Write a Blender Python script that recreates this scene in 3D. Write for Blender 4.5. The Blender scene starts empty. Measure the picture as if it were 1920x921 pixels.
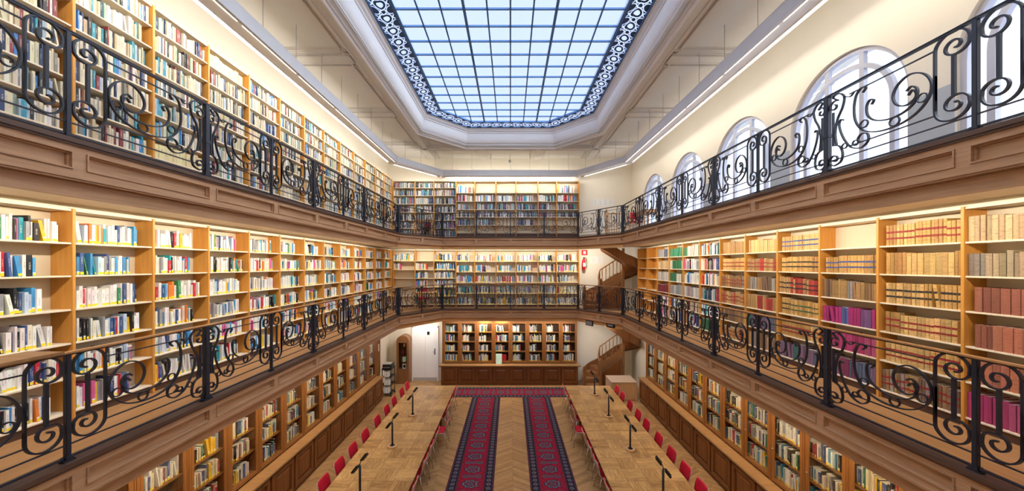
import bpy, bmesh, math, random
import numpy as np
from mathutils import Vector, Matrix, Euler

C = bpy.context.scene.collection
SC = bpy.context.scene
rnd = random.Random(7)
PI = math.pi

# ------------------------------------------------------------------ camera, world, light, exposure
F_PX, VPX, VPY, HC = 640.0, 957.0, 497.0, 5.55
cam_data = bpy.data.cameras.new('camera')
cam = bpy.data.objects.new('camera', cam_data)
C.objects.link(cam)
cam.location = (0, 0, HC)
cam.rotation_euler = (PI / 2, 0, 0)
cam_data.sensor_width = 36
cam_data.lens = 36 * F_PX / 1920
cam_data.shift_x = (960 - VPX) / 1920
cam_data.shift_y = (VPY - 460.5) / 1920
cam_data.clip_end = 300
SC.camera = cam
SC.view_settings.view_transform = 'Standard'
SC.view_settings.look = 'None'
SC.view_settings.gamma = 1
SC.view_settings.use_curve_mapping = False
SC.view_settings.exposure = 0.5
SC.cycles.max_bounces = 7
SC.cycles.diffuse_bounces = 5
SC.cycles.glossy_bounces = 2
SC.cycles.transmission_bounces = 4
SC.cycles.transparent_max_bounces = 12
SC.cycles.caustics_reflective = False
SC.cycles.caustics_refractive = False
SC.cycles.sample_clamp_indirect = 6
SC.cycles.use_denoising = True

W_UP, W_SIDE, W_STR = (0.22, 0.275, 0.52), (1.35, 1.55, 1.9), 1.15
SUN_STR, SUN_ANGLE, SUN_COL = 5.6, 140, (0.92, 0.95, 1.0)
P_TROUGH, P_SOFFIT, P_UNDER_FILL, P_CASE = 135, 125, 105, 46
WARM, WARMER, NEUTRAL = (1.0, 0.89, 0.73), (1.0, 0.80, 0.52), (1.0, 0.93, 0.82)

world = bpy.data.worlds.new('sky')
SC.world = world
world.use_nodes = True
wt = world.node_tree
wt.nodes.clear()
w_out = wt.nodes.new('ShaderNodeOutputWorld')
w_bg = wt.nodes.new('ShaderNodeBackground')
w_tc = wt.nodes.new('ShaderNodeTexCoord')
w_sep = wt.nodes.new('ShaderNodeSeparateXYZ')
w_ramp = wt.nodes.new('ShaderNodeValToRGB')
w_ramp.color_ramp.elements[0].position = 0.28
w_ramp.color_ramp.elements[0].color = (*W_UP, 1)
w_ramp.color_ramp.elements[1].position = 0.6
w_ramp.color_ramp.elements[1].color = (*W_SIDE, 1)
wt.links.new(w_tc.outputs['Generated'], w_sep.inputs[0])
wt.links.new(w_sep.outputs['X'], w_ramp.inputs['Fac'])
wt.links.new(w_ramp.outputs['Color'], w_bg.inputs['Color'])
w_bg.inputs['Strength'].default_value = W_STR
wt.links.new(w_bg.outputs[0], w_out.inputs[0])

sun_d = bpy.data.lights.new('daylight', 'SUN')
sun_d.energy, sun_d.angle, sun_d.color = SUN_STR, math.radians(SUN_ANGLE), SUN_COL
sun = bpy.data.objects.new('daylight', sun_d)
sun.rotation_euler = (math.radians(4), math.radians(9), 0)
sun.location = (0, 7, 20)
C.objects.link(sun)


def area(name, loc, target, sx, sy, power, color, spread=None, vertical=False):
    """a lamp of size sx (along its length) by sy, aimed from loc at target"""
    d = bpy.data.lights.new(name, 'AREA')
    d.shape, d.size, d.size_y, d.energy, d.color = 'RECTANGLE', sx, sy, power, color
    if spread:
        d.spread = math.radians(spread)
    o = bpy.data.objects.new(name, d)
    return o, d


def strip_light(name, p, q, aim, width, power, color, spread=170):
    """a thin strip lamp from p to q that shines towards aim (a direction)"""
    p, q, aim = Vector(p), Vector(q), Vector(aim).normalized()
    ax = (q - p).normalized()
    z = -aim
    y = z.cross(ax).normalized()
    z = ax.cross(y)
    o, d = area(name, None, None, (q - p).length, width, power, color, spread)
    m = Matrix((ax, y, z)).transposed().to_4x4()
    m.translation = (p + q) / 2
    o.matrix_world = m
    C.objects.link(o)
    return o


# ------------------------------------------------------------------ node helper
class X:
    """a shader-node value with arithmetic"""
    def __init__(s, nt, v):
        s.nt, s.v = nt, v

    def _op(s, op, *a):
        n = s.nt.nodes.new('ShaderNodeMath')
        n.operation = op
        for i, b in enumerate((s,) + a):
            b = b.v if isinstance(b, X) else b
            if isinstance(b, (int, float)):
                n.inputs[i].default_value = b
            else:
                s.nt.links.new(b, n.inputs[i])
        return X(s.nt, n.outputs[0])

    def __add__(s, o): return s._op('ADD', o)
    def __sub__(s, o): return s._op('SUBTRACT', o)
    def __mul__(s, o): return s._op('MULTIPLY', o)
    def __truediv__(s, o): return s._op('DIVIDE', o)
    def lt(s, o): return s._op('LESS_THAN', o)
    def gt(s, o): return s._op('GREATER_THAN', o)
    def floor(s): return s._op('FLOOR')
    def frac(s): return s._op('FRACT')
    def abs(s): return s._op('ABSOLUTE')
    def sqrt(s): return s._op('SQRT')
    def sin(s): return s._op('SINE')
    def max(s, o): return s._op('MAXIMUM', o)
    def min(s, o): return s._op('MINIMUM', o)
    def atan2(s, o): return s._op('ARCTAN2', o)
    def mod(s, o): return s._op('FLOORED_MODULO', o)
    def inv(s): return s * -1.0 + 1.0


class M:
    """a material under construction"""
    def __init__(s, name, rough=0.5, metal=0.0, spec=0.4):
        s.m = bpy.data.materials.new(name)
        s.m.use_nodes = True
        s.nt = s.m.node_tree
        s.b = s.nt.nodes['Principled BSDF']
        s.b.inputs['Roughness'].default_value = rough
        s.b.inputs['Metallic'].default_value = metal
        s.b.inputs['Specular IOR Level'].default_value = spec
        s.out = s.nt.nodes['Material Output']

    def n(s, t): return s.nt.nodes.new(t)
    def l(s, a, b): s.nt.links.new(a.v if isinstance(a, X) else a, b)

    def coord(s, kind='Object'):
        if kind == 'Position':
            return s.n('ShaderNodeNewGeometry').outputs['Position']
        return s.n('ShaderNodeTexCoord').outputs[kind]

    def xyz(s, c):
        n = s.n('ShaderNodeSeparateXYZ')
        s.l(c, n.inputs[0])
        return [X(s.nt, n.outputs[i]) for i in range(3)]

    def vec(s, x, y, z):
        n = s.n('ShaderNodeCombineXYZ')
        for i, a in enumerate((x, y, z)):
            if isinstance(a, X): s.l(a, n.inputs[i])
            else: n.inputs[i].default_value = a
        return n.outputs[0]

    def scaled(s, c, sc):
        n = s.n('ShaderNodeMapping')
        s.l(c, n.inputs['Vector'])
        n.inputs['Scale'].default_value = sc
        return n.outputs[0]

    def noise(s, c, scale=5.0, detail=4.0, rough=0.55):
        n = s.n('ShaderNodeTexNoise')
        if c is not None: s.l(c, n.inputs['Vector'])
        n.inputs['Scale'].default_value = scale
        n.inputs['Detail'].default_value = detail
        n.inputs['Roughness'].default_value = rough
        return X(s.nt, n.outputs['Fac'])

    def white(s, c):
        n = s.n('ShaderNodeTexWhiteNoise')
        s.l(c, n.inputs['Vector'])
        return X(s.nt, n.outputs['Value'])

    def mix(s, f, a, b):
        n = s.n('ShaderNodeMix')
        n.data_type = 'RGBA'
        for k, v in (('Factor', f), ('A', a), ('B', b)):
            i = [q for q in n.inputs if q.name == k and (k == 'Factor' or q.type == 'RGBA')][0]
            v = v.v if isinstance(v, X) else v
            if isinstance(v, (int, float)): i.default_value = v
            elif isinstance(v, tuple): i.default_value = (*v, 1)
            else: s.l(v, i)
        return [o for o in n.outputs if o.type == 'RGBA'][0]

    def color(s, c):
        if isinstance(c, tuple): s.b.inputs['Base Color'].default_value = (*c, 1)
        else: s.l(c, s.b.inputs['Base Color'])
        return s

    def bump(s, h, strength=0.2, dist=0.01):
        n = s.n('ShaderNodeBump')
        s.l(h, n.inputs['Height'])
        n.inputs['Strength'].default_value = strength
        n.inputs['Distance'].default_value = dist
        s.l(n.outputs[0], s.b.inputs['Normal'])


def plain(name, c, rough=0.5, metal=0.0, spec=0.4, vary=0.06):
    m = M(name, rough, metal, spec)
    k = m.noise(m.coord('Position'), 3.0, 3)
    a = tuple(max(0, x * (1 - vary)) for x in c)
    b = tuple(min(1, x * (1 + vary)) for x in c)
    m.color(m.mix(k, a, b))
    return m.m


def wood(name, dark, light, axis=0, rough=0.45, grain=26, coord='Object', spec=0.35):
    m = M(name, rough, 0, spec)
    sc = [grain, grain, grain]
    sc[axis] = grain * 0.06
    c = m.scaled(m.coord(coord), sc)
    k = m.noise(c, 1.0, 5, 0.6)
    k2 = m.noise(m.coord(coord), 1.3, 2)
    f = (k - 0.3) * 2.2
    f = f.max(0.0).min(1.0) * 0.75 + k2 * 0.25
    m.color(m.mix(f, dark, light))
    m.bump(k, 0.08, 0.004)
    return m.m


MT = {}
MT['cream'] = plain('cream_paint', (0.80, 0.745, 0.63), 0.7, vary=0.03)
MT['white'] = plain('white_paint', (0.87, 0.87, 0.87), 0.6, vary=0.03)
MT['ceiling'] = plain('ceiling_paint', (0.71, 0.70, 0.68), 0.65, vary=0.04)
MT['winframe'] = plain('pale_lilac_grey_frame', (0.50, 0.52, 0.62), 0.5)
MT['dado'] = plain('grey_blue_dado_paint', (0.42, 0.47, 0.52), 0.6, vary=0.05)
MT['soffit'] = plain('soffit_paint', (0.80, 0.70, 0.53), 0.7, vary=0.03)
MT['honey'] = wood('honey_veneer', (0.56, 0.25, 0.045), (0.72, 0.36, 0.085), 2, 0.4)
MT['shelfmat'] = wood('cream_shelf_board', (0.76, 0.66, 0.50), (0.84, 0.75, 0.60), 0, 0.5)
MT['backboard'] = plain('cream_back_board', (0.66, 0.57, 0.42), 0.6)
MT['oakfascia'] = wood('brown_oak_fascia', (0.36, 0.195, 0.098), (0.58, 0.35, 0.20), 0, 0.42)
MT['litband'] = wood('lit_oak_band', (0.56, 0.30, 0.115), (0.70, 0.41, 0.18), 0, 0.42)  # fascia oak made lighter: brightness of the lit back bands put into the colour
MT['nosing'] = wood('dark_oak_nosing', (0.075, 0.04, 0.028), (0.14, 0.08, 0.055), 0, 0.4)
MT['galleryfloor'] = wood('gallery_oak_boards', (0.31, 0.155, 0.06), (0.47, 0.26, 0.11), 1, 0.45, 18, 'Position')
MT['cabinet'] = wood('dark_oak_cabinet', (0.12, 0.036, 0.009), (0.26, 0.095, 0.027), 2, 0.4)
MT['lining'] = plain('dark_case_lining', (0.07, 0.032, 0.014), 0.6)
MT['cabtrim'] = wood('mid_oak_stile', (0.20, 0.076, 0.021), (0.33, 0.14, 0.043), 2, 0.4)
MT['counter'] = wood('oak_counter', (0.23, 0.115, 0.045), (0.38, 0.21, 0.088), 0, 0.38)
MT['stairwood'] = wood('stair_oak', (0.19, 0.078, 0.028), (0.31, 0.145, 0.056), 2, 0.42)
MT['lightwood'] = wood('beech', (0.52, 0.30, 0.13), (0.64, 0.40, 0.20), 2, 0.45)
MT['paleply'] = wood('pale_desk_laminate', (0.46, 0.33, 0.235), (0.56, 0.42, 0.31), 0, 0.5)
MT['handrail'] = wood('handrail_oak', (0.36, 0.18, 0.07), (0.52, 0.29, 0.13), 0, 0.35)
MT['iron'] = plain('dark_wrought_iron', (0.024, 0.028, 0.042), 0.4, 0.2, 0.5)
MT['black'] = plain('black_plastic', (0.014, 0.014, 0.016), 0.4)
MT['greymetal'] = plain('grey_metal', (0.50, 0.50, 0.49), 0.4, 0.2)
MT['trough'] = plain('grey_trough_housing', (0.62, 0.62, 0.63), 0.5)
MT['barblue'] = plain('blue_glazing_bar', (0.06, 0.17, 0.40), 0.45)
MT['red'] = plain('red_upholstery', (0.60, 0.008, 0.028), 0.65)
MT['burgundy'] = plain('burgundy_upholstery', (0.17, 0.012, 0.028), 0.65)
MT['shell'] = plain('pale_chair_shell', (0.58, 0.44, 0.33), 0.45)
MT['edge'] = plain('pale_chair_edge', (0.72, 0.66, 0.62), 0.4)
MT['chrome'] = plain('chrome', (0.62, 0.62, 0.63), 0.2, 0.9)
MT['paper'] = plain('white_paper', (0.85, 0.85, 0.84), 0.8)
MT['pages'] = plain('book_pages', (0.80, 0.75, 0.64), 0.85)
MT['extred'] = plain('extinguisher_red', (0.55, 0.015, 0.02), 0.3)
MT['signred'] = plain('sign_red', (0.62, 0.02, 0.03), 0.5)
MT['mint'] = plain('mint_cover', (0.55, 0.78, 0.68), 0.5, vary=0.2)
MT['boardglow'] = None


def emissive(name, c, s):
    m = M(name)
    m.b.inputs['Emission Color'].default_value = (*c, 1)
    m.b.inputs['Emission Strength'].default_value = s
    m.color(c)
    return m.m


MT['tube'] = emissive('lit_tube', NEUTRAL, 1.6)
MT['ledwarm'] = emissive('lit_warm_strip', (1.0, 0.80, 0.38), 4.0)


def glass_mat(name, tint, gloss):
    m = M(name)
    t = m.n('ShaderNodeBsdfTransparent')
    t.inputs['Color'].default_value = (*tint, 1)
    g = m.n('ShaderNodeBsdfGlossy')
    g.inputs['Roughness'].default_value = 0.03
    x = m.n('ShaderNodeMixShader')
    fr = m.n('ShaderNodeFresnel')
    fr.inputs['IOR'].default_value = 1.45
    m.l((X(m.nt, fr.outputs[0]) * gloss).min(0.9), x.inputs['Fac'])
    m.l(t.outputs[0], x.inputs[1])
    m.l(g.outputs[0], x.inputs[2])
    m.l(x.outputs[0], m.out.inputs['Surface'])
    return m.m


MT['glass'] = glass_mat('clear_glass', (0.98, 0.985, 0.985), 0.12)


def frosted(m, tint, share):
    t = m.n('ShaderNodeBsdfTransparent')
    t.inputs['Color'].default_value = (*tint, 1)
    d = m.n('ShaderNodeBsdfTranslucent')
    d.inputs['Color'].default_value = (0.85, 0.92, 1.0, 1)
    x = m.n('ShaderNodeMixShader')
    x.inputs['Fac'].default_value = share
    m.l(t.outputs[0], x.inputs[1])
    m.l(d.outputs[0], x.inputs[2])
    return x.outputs[0]


m = M('laylight_glass')
m.l(frosted(m, (0.93, 0.97, 1.0), 0.18), m.out.inputs['Surface'])
MT['layglass'] = m.m

m = M('cut_iron_filigree')                      # dark iron band, its cut-out ornament shows the glass
u, v, _ = m.xyz(m.coord('UV'))
fu = u.frac()


def ring(cx, cy, a, b, t, per=True):
    du = (fu - cx).abs()
    if per:
        du = du.min((du - 1.0).abs())
    dx, dy = du / a, (v - cy) / b
    r = (dx * dx + dy * dy).sqrt()
    return (r - 1.0).abs().lt(t), r


bits = [ring(0.5, 0.5, 0.34, 0.27, 0.10)[0], ring(0.5, 0.5, 0.09, 0.07, 1.0)[0], ring(0.0, 0.5, 0.15, 0.12, 0.2)[0],
        ring(0.0, 0.12, 0.27, 0.22, 0.10)[0], ring(0.0, 0.88, 0.27, 0.22, 0.10)[0], ring(0.5, 0.06, 0.14, 0.12, 0.22)[0], ring(0.5, 0.94, 0.14, 0.12, 0.22)[0]]
k = bits[0]
for b in bits[1:]:
    k = k.max(b)
k = k * v.gt(0.10) * v.lt(0.90)
m.color((0.025, 0.07, 0.19))
x = m.n('ShaderNodeMixShader')
m.l(k, x.inputs['Fac'])
m.l(m.b.outputs[0], x.inputs[1])
m.l(frosted(m, (0.93, 0.97, 1.0), 0.18), x.inputs[2])
m.l(x.outputs[0], m.out.inputs['Surface'])
MT['filigree'] = m.m

m = M('chevron_parquet', 0.33, 0, 0.45)         # chevron oak floor, columns half a metre wide
px, py, _ = m.xyz(m.coord('Position'))
w = 0.5
cx = (px - 0.06) / w
col, fx = cx.floor(), cx.frac()
par = col.mod(2.0)
fx2 = fx * par.inv() + fx.inv() * par
yy = (py + fx2 * (w * 0.62)) / 0.075
plank, fy = yy.floor(), yy.frac()
rn = m.white(m.vec(plank, col, 0.0))
gr = m.noise(m.vec(px * 3.0, py * 22.0, 0.0), 1.6, 4)
seam = fy.lt(0.09).max(fx.lt(0.014))
base = m.mix((rn * 0.55 + (gr - 0.5) * 1.3 + 0.25).max(0.0).min(1.0), (0.24, 0.12, 0.045), (0.56, 0.325, 0.135))
m.color(m.mix(seam * 0.55, base, (0.12, 0.06, 0.03)))
MT['chevron'] = m.m

m = M('parquet_table_top', 0.34, 0, 0.45)       # basket parquet of oak blocks
px, py, _ = m.xyz(m.coord('Object'))
cs = 0.45
ix, iy = (px / cs).floor(), (py / cs).floor()
gx, gy = (px / cs).frac(), (py / cs).frac()
par = (ix + iy).mod(2.0)
st = ((gx * par + gy * par.inv()) * 4.0)
rn = m.white(m.vec(ix, iy, st.floor()))
al = m.noise(m.vec(px * (par * 16.0 + 3.0), py * (par.inv() * 16.0 + 3.0), 0.0), 1.5, 4)
seam = st.frac().lt(0.05).max(gx.lt(0.022)).max(gy.lt(0.022))
blot = m.noise(m.coord('Object'), 1.1, 3)
cell = m.white(m.vec(ix, iy, 3.7))
base = m.mix((rn * 0.35 + (al - 0.5) * 1.7 + cell * 0.45 + 0.12).max(0.0).min(1.0), (0.27, 0.125, 0.034), (0.70, 0.42, 0.155))
base = m.mix((blot - 0.5).max(0.0) * 1.8, base, (0.30, 0.17, 0.085))
m.color(m.mix(seam * 0.6, base, (0.17, 0.08, 0.03)))
MT['parquet'] = m.m


def carpet_mat(name, per, width):
    """a crimson runner: navy border with rosettes, medallions along the field; UV in (share of the width, metres)"""
    m = M(name, 0.95, 0, 0.1)
    u, v, _ = m.xyz(m.coord('UV'))
    fv = (v / per).frac()

    def blob(cu, cv, ru, rv, petals=0):
        dv = (fv - cv).abs()
        dv = dv.min((dv - 1.0).abs())
        a, b = (u - cu) * (width / ru), dv * (per / rv)
        r = (a * a + b * b).sqrt()
        if petals:
            r = r + (b.atan2(a) * float(petals)).sin() * 0.13
        return r

    spk = m.noise(m.vec(u * width, v, 0.0), 26.0, 2)
    fine = m.noise(m.vec(u * width, v, 0.0), 60.0, 2)
    c = m.mix((spk - 0.5).gt(0.03), (0.36, 0.012, 0.028), (0.19, 0.010, 0.03))
    c = m.mix((spk - 0.5).gt(0.085), c, (0.045, 0.022, 0.06))
    for (cu, cv, ru, rv) in ((0.5, 0.5, 0.20, 0.15), (0.37, 0.0, 0.09, 0.065), (0.63, 0.0, 0.09, 0.065), (0.5, 0.0, 0.085, 0.05)):
        r = blob(cu, cv, ru, rv, 8)
        c = m.mix(r.lt(1.1), c, (0.04, 0.03, 0.07))
        c = m.mix(r.lt(0.93) * r.gt(0.72), c, (0.155, 0.165, 0.17))
        c = m.mix(r.lt(0.55), c, (0.22, 0.012, 0.03))
        c = m.mix(r.lt(0.36), c, (0.12, 0.12, 0.145))
        c = m.mix(r.lt(0.18), c, (0.04, 0.03, 0.07))
    eu = (u - 0.5).abs()
    c = m.mix(eu.gt(0.275), c, (0.022, 0.020, 0.032))
    bu = eu * width - 0.385 * width
    bv = ((v / 0.16).frac() - 0.5) * 0.16
    br = (bu * bu + bv * bv).sqrt() + ((bv.atan2(bu)) * 4.0).sin() * 0.008
    ro = br.lt(0.055) * br.gt(0.028)
    c = m.mix(ro, c, (0.15, 0.17, 0.19))
    c = m.mix(br.lt(0.016), c, (0.25, 0.02, 0.04))
    c = m.mix((eu - 0.29).abs().lt(0.009), c, (0.16, 0.03, 0.05))
    c = m.mix((eu - 0.478).abs().lt(0.009), c, (0.14, 0.03, 0.055))
    c = m.mix(fine * 0.3, c, (0.05, 0.018, 0.03))
    m.color(c)
    m.bump(fine, 0.3, 0.004)
    return m.m


MT['carpet'] = carpet_mat('red_patterned_runner', 0.62, 1.17)


def book_mat(name, attribute, leather=False):
    """a cover: its own colour (of the object, or stored on each book), a printed title block on the spine"""
    m = M(name, 0.5, 0, 0.4)
    if attribute:
        a = m.n('ShaderNodeAttribute')
        a.attribute_name = 'Col'
        base = a.outputs['Color']
        key = m.white(m.scaled(base, (37.0, 91.0, 53.0)))
    else:
        a = m.n('ShaderNodeObjectInfo')
        base = a.outputs['Color']
        key = X(m.nt, a.outputs['Random'])
    u, v, _ = m.xyz(m.coord('UV'))
    top = key * 0.25 + 0.62
    blk = v.lt(top) * v.gt(top - 0.34) * u.gt(0.34) * u.lt(0.70)
    bars = m.noise(m.vec(u * 3.0, v * 60.0 + key * 40.0, key * 9.0), 1.0, 1).gt(0.5)
    sep = m.n('ShaderNodeSeparateColor')
    m.l(base, sep.inputs[0])
    lum = X(m.nt, sep.outputs[0]) * 0.3 + X(m.nt, sep.outputs[1]) * 0.6 + X(m.nt, sep.outputs[2]) * 0.1
    ink = m.mix(lum.gt(0.22), (0.75, 0.72, 0.62), (0.12, 0.11, 0.13))
    if leather:
        mot = m.noise(m.coord('Position'), 38.0, 3)
        fine = m.noise(m.vec(u * 0.6, v * 26.0, key * 7.0), 1.0, 1).gt(0.62)
        c = m.mix((mot - 0.35).max(0.0).min(1.0) * 0.8, base, m.mix(0.5, base, (0.05, 0.025, 0.012)))
        c = m.mix(fine * u.gt(-0.5) * 0.35, c, (0.10, 0.055, 0.03))
    else:
        c = m.mix(blk * bars * 0.55, base, ink)
    m.color(c)
    return m.m


MT['bookobj'] = book_mat('book_cover', False)
MT['bookall'] = book_mat('book_cover_in_rows', True)
MT['volobj'] = book_mat('leather_cover', False, True)
MT['volall'] = book_mat('leather_cover_in_rows', True, True)
m = M('label_colour', 0.6)
m.l(m.n('ShaderNodeObjectInfo').outputs['Color'], m.b.inputs['Base Color'])
MT['labelobj'] = m.m

# ------------------------------------------------------------------ mesh helper
class MB:
    def __init__(s):
        s.v, s.f, s.uv = [], [], []

    def add(s, verts, faces, uvs=None):
        n = len(s.v)
        s.v += [tuple(p) for p in verts]
        for i, f in enumerate(faces):
            s.f.append(tuple(n + j for j in f))
            s.uv.append(uvs[i] if uvs else None)

    def box(s, x0, x1, y0, y1, z0, z1):
        x0, x1 = min(x0, x1), max(x0, x1)
        y0, y1 = min(y0, y1), max(y0, y1)
        z0, z1 = min(z0, z1), max(z0, z1)
        s.add([(x0, y0, z0), (x1, y0, z0), (x1, y1, z0), (x0, y1, z0), (x0, y0, z1), (x1, y0, z1), (x1, y1, z1), (x0, y1, z1)],
              [(0, 3, 2, 1), (4, 5, 6, 7), (0, 1, 5, 4), (1, 2, 6, 5), (2, 3, 7, 6), (3, 0, 4, 7)])
        return s

    def prism(s, poly, z0, z1):
        """poly counter-clockwise in plan"""
        n = len(poly)
        s.add([(x, y, z0) for x, y in poly] + [(x, y, z1) for x, y in poly],
              [tuple(range(n - 1, -1, -1)), tuple(range(n, 2 * n))] + [(i, (i + 1) % n, n + (i + 1) % n, n + i) for i in range(n)])
        return s

    def hexa(s, b, t):
        """four bottom and four top corners, counter-clockwise"""
        s.add(list(b) + list(t), [(3, 2, 1, 0), (4, 5, 6, 7), (0, 1, 5, 4), (1, 2, 6, 5), (2, 3, 7, 6), (3, 0, 4, 7)])
        return s

    def ribbon(s, pts, t, w, closed=False):
        """a flat bar bent along pts (x, z): t thick in the plane, w wide across it"""
        n = len(pts)
        vs = []
        for i, (x, z) in enumerate(pts):
            a = pts[(i - 1) % n] if (closed or i) else pts[i]
            b = pts[(i + 1) % n] if (closed or i < n - 1) else pts[i]
            dx, dz = b[0] - a[0], b[1] - a[1]
            l = math.hypot(dx, dz) or 1
            nx, nz = -dz / l * t / 2, dx / l * t / 2
            vs += [(x + nx, -w / 2, z + nz), (x - nx, -w / 2, z - nz), (x - nx, w / 2, z - nz), (x + nx, w / 2, z + nz)]
        fs = []
        for i in range(n if closed else n - 1):
            a, b = 4 * i, 4 * ((i + 1) % n)
            for k in range(4):
                fs.append((a + k, a + (k + 1) % 4, b + (k + 1) % 4, b + k))
        if not closed:
            fs += [(0, 3, 2, 1), (4 * n - 4, 4 * n - 3, 4 * n - 2, 4 * n - 1)]
        s.add(vs, fs)
        return s

    def tube(s, pts, r, k=8):
        """a round bar through 3-D points; r a radius or one per point"""
        pts = [Vector(p) for p in pts]
        n = len(pts)
        rs = r if isinstance(r, (list, tuple)) else [r] * n
        vs, up = [], None
        for i, p in enumerate(pts):
            t = (pts[min(i + 1, n - 1)] - pts[max(i - 1, 0)]).normalized()
            a = t.cross(up if up else (Vector((0, 0, 1)) if abs(t.z) < 0.9 else Vector((1, 0, 0)))).normalized()
            b = t.cross(a).normalized()
            up = -b if up else b.cross(a) and -b
            up = b * -1
            for j in range(k):
                q = 2 * PI * j / k
                vs.append(p + (a * math.cos(q) + b * math.sin(q)) * rs[i])
        fs = [(i * k + j, i * k + (j + 1) % k, (i + 1) * k + (j + 1) % k, (i + 1) * k + j) for i in range(n - 1) for j in range(k)]
        fs += [tuple(range(k - 1, -1, -1)), tuple(range((n - 1) * k, n * k))]
        s.add(vs, fs)
        return s

    def lathe(s, prof, k=20, c=(0, 0)):
        """prof: (radius, z) from the bottom up"""
        vs = [(c[0] + r * math.cos(2 * PI * j / k), c[1] + r * math.sin(2 * PI * j / k), z) for r, z in prof for j in range(k)]
        n = len(prof)
        fs = [(i * k + j, i * k + (j + 1) % k, (i + 1) * k + (j + 1) % k, (i + 1) * k + j) for i in range(n - 1) for j in range(k)]
        fs += [tuple(range(k - 1, -1, -1)), tuple(range((n - 1) * k, n * k))]
        s.add(vs, fs)
        return s

    def mesh(s, name, mat=None, smooth=False, bevel=0):
        me = bpy.data.meshes.new(name)
        me.from_pydata(s.v, [], s.f)
        if any(u for u in s.uv):
            ul = me.uv_layers.new(name='UVMap')
            i = 0
            for f, u in zip(s.f, s.uv):
                for k in range(len(f)):
                    ul.data[i].uv = u[k] if u else (-1, -1)
                    i += 1
        bm = bmesh.new()
        bm.from_mesh(me)
        bmesh.ops.recalc_face_normals(bm, faces=bm.faces)
        if bevel:
            bmesh.ops.remove_doubles(bm, verts=bm.verts, dist=1e-6)
            bmesh.ops.bevel(bm, geom=[e for e in bm.edges if len(e.link_faces) == 2 and e.calc_face_angle(0) > 0.6], offset=bevel, segments=2, affect='EDGES', clamp_overlap=True)
        bm.to_mesh(me)
        bm.free()
        if mat: me.materials.append(MT[mat] if isinstance(mat, str) else mat)
        if smooth:
            for p in me.polygons: p.use_smooth = True
        return me

    def obj(s, name, mat, parent=None, smooth=False, bevel=0):
        return link(name, s.mesh(name, mat, smooth, bevel), parent)


def link(name, data, parent=None):
    o = bpy.data.objects.new(name, data)
    C.objects.link(o)
    if parent: o.parent = parent
    return o


def thing(name, label, cat, loc=(0, 0, 0), rz=0, group=None):
    o = bpy.data.objects.new(name, None)
    o.empty_display_size = 0.1
    C.objects.link(o)
    o.location = loc
    o.rotation_euler = (0, 0, rz)
    return tag(o, label, cat, group)


def tag(o, label, cat, group=None):
    o['label'] = label
    o['category'] = cat
    if group: o['group'] = group
    return o


def struct(o, label=None):
    o['kind'] = 'structure'
    if label: o['label'] = label
    return o


def box(x0, x1, y0, y1, z0, z1): return MB().box(x0, x1, y0, y1, z0, z1)


ORD = 'first second third fourth fifth sixth seventh eighth ninth tenth eleventh twelfth thirteenth fourteenth fifteenth sixteenth seventeenth eighteenth nineteenth twentieth'.split()
TENS = {20: 'twenty', 30: 'thirty', 40: 'forty', 50: 'fifty', 60: 'sixty'}


def nth(i):
    """i from 0"""
    n = i + 1
    if n <= 20: return ORD[n - 1]
    t, r = n // 10 * 10, n % 10
    return TENS[t].replace('y', 'ieth') if r == 0 else TENS[t] + '-' + ORD[r - 1]


def along(k):
    return 'outermost' if k == 0 else nth(k - 1)


# ------------------------------------------------------------------ the room
XW, YB, YF, ZC = 5.84, 16.4, -2.0, 10.6        # side walls, back wall, front wall, ceiling
Z2, Z3 = 3.57, 6.81                            # the two gallery floors
XR, YC1, YC2, XC = 4.44, 13.45, 15.4, 3.05     # gallery edge: sides, where the chamfers start and end
XS, YS, BW = 5.52, 16.05, 0.967                # shelf fronts, bay width
ST = (4.56, 15.53)                             # middle of the winding stair
ST_A, ST_B, ST_IN, ST_OUT = (4.10, 15.53), (5.02, 15.53), 0.11, 0.79
ST_MID = (ST_IN + ST_OUT) / 2

struct(box(-6.2, 6.2, YF - 0.3, YB + 0.3, -0.25, 0).obj('floor', 'chevron'))
struct(box(-XW - 0.3, -XW, YF - 0.3, YB + 0.3, 0, 11.6).obj('wall_left', 'cream'))
struct(box(-XW, XW, YB, YB + 0.3, 0, 11.6).obj('wall_back', 'cream'))
struct(box(-XW, XW, YF - 0.3, YF, 0, 11.6).obj('wall_front', 'cream'))

# window wall: five arched openings
WIN_C, WIN_R, WIN_S, WIN_B = [3.42, 6.07, 8.72, 11.36, 14.0], 1.06, 8.2, 7.0
mb = MB()
X0, X1 = XW, XW + 0.42
mb.box(X0, X1, YF - 0.3, YB + 0.3, 0, WIN_B)
edges = [YF - 0.3] + [(a + b) / 2 for a, b in zip(WIN_C, WIN_C[1:])] + [YB + 0.3]
ZT = 11.6
for i, c in enumerate(WIN_C):
    a, b = edges[i], edges[i + 1]
    mb.box(X0, X1, a, c - WIN_R, WIN_B, ZT)
    mb.box(X0, X1, c + WIN_R, b, WIN_B, ZT)
    n = 28
    arc = [(c + WIN_R * math.cos(PI * k / n), WIN_S + WIN_R * math.sin(PI * k / n)) for k in range(n + 1)]
    for (ya, za), (yb, zb) in zip(arc, arc[1:]):
        for xx in (X0, X1):
            mb.add([(xx, ya, za), (xx, yb, zb), (xx, yb, ZT), (xx, ya, ZT)], [(0, 1, 2, 3)])
        mb.add([(X0, ya, za), (X0, yb, zb), (X1, yb, zb), (X1, ya, za)], [(0, 1, 2, 3)])
    for yy in (c - WIN_R, c + WIN_R):
        pass
struct(mb.obj('wall_right', 'cream'))
mb = MB()                                        # the painted dado between the windows, above the upper gallery
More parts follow.
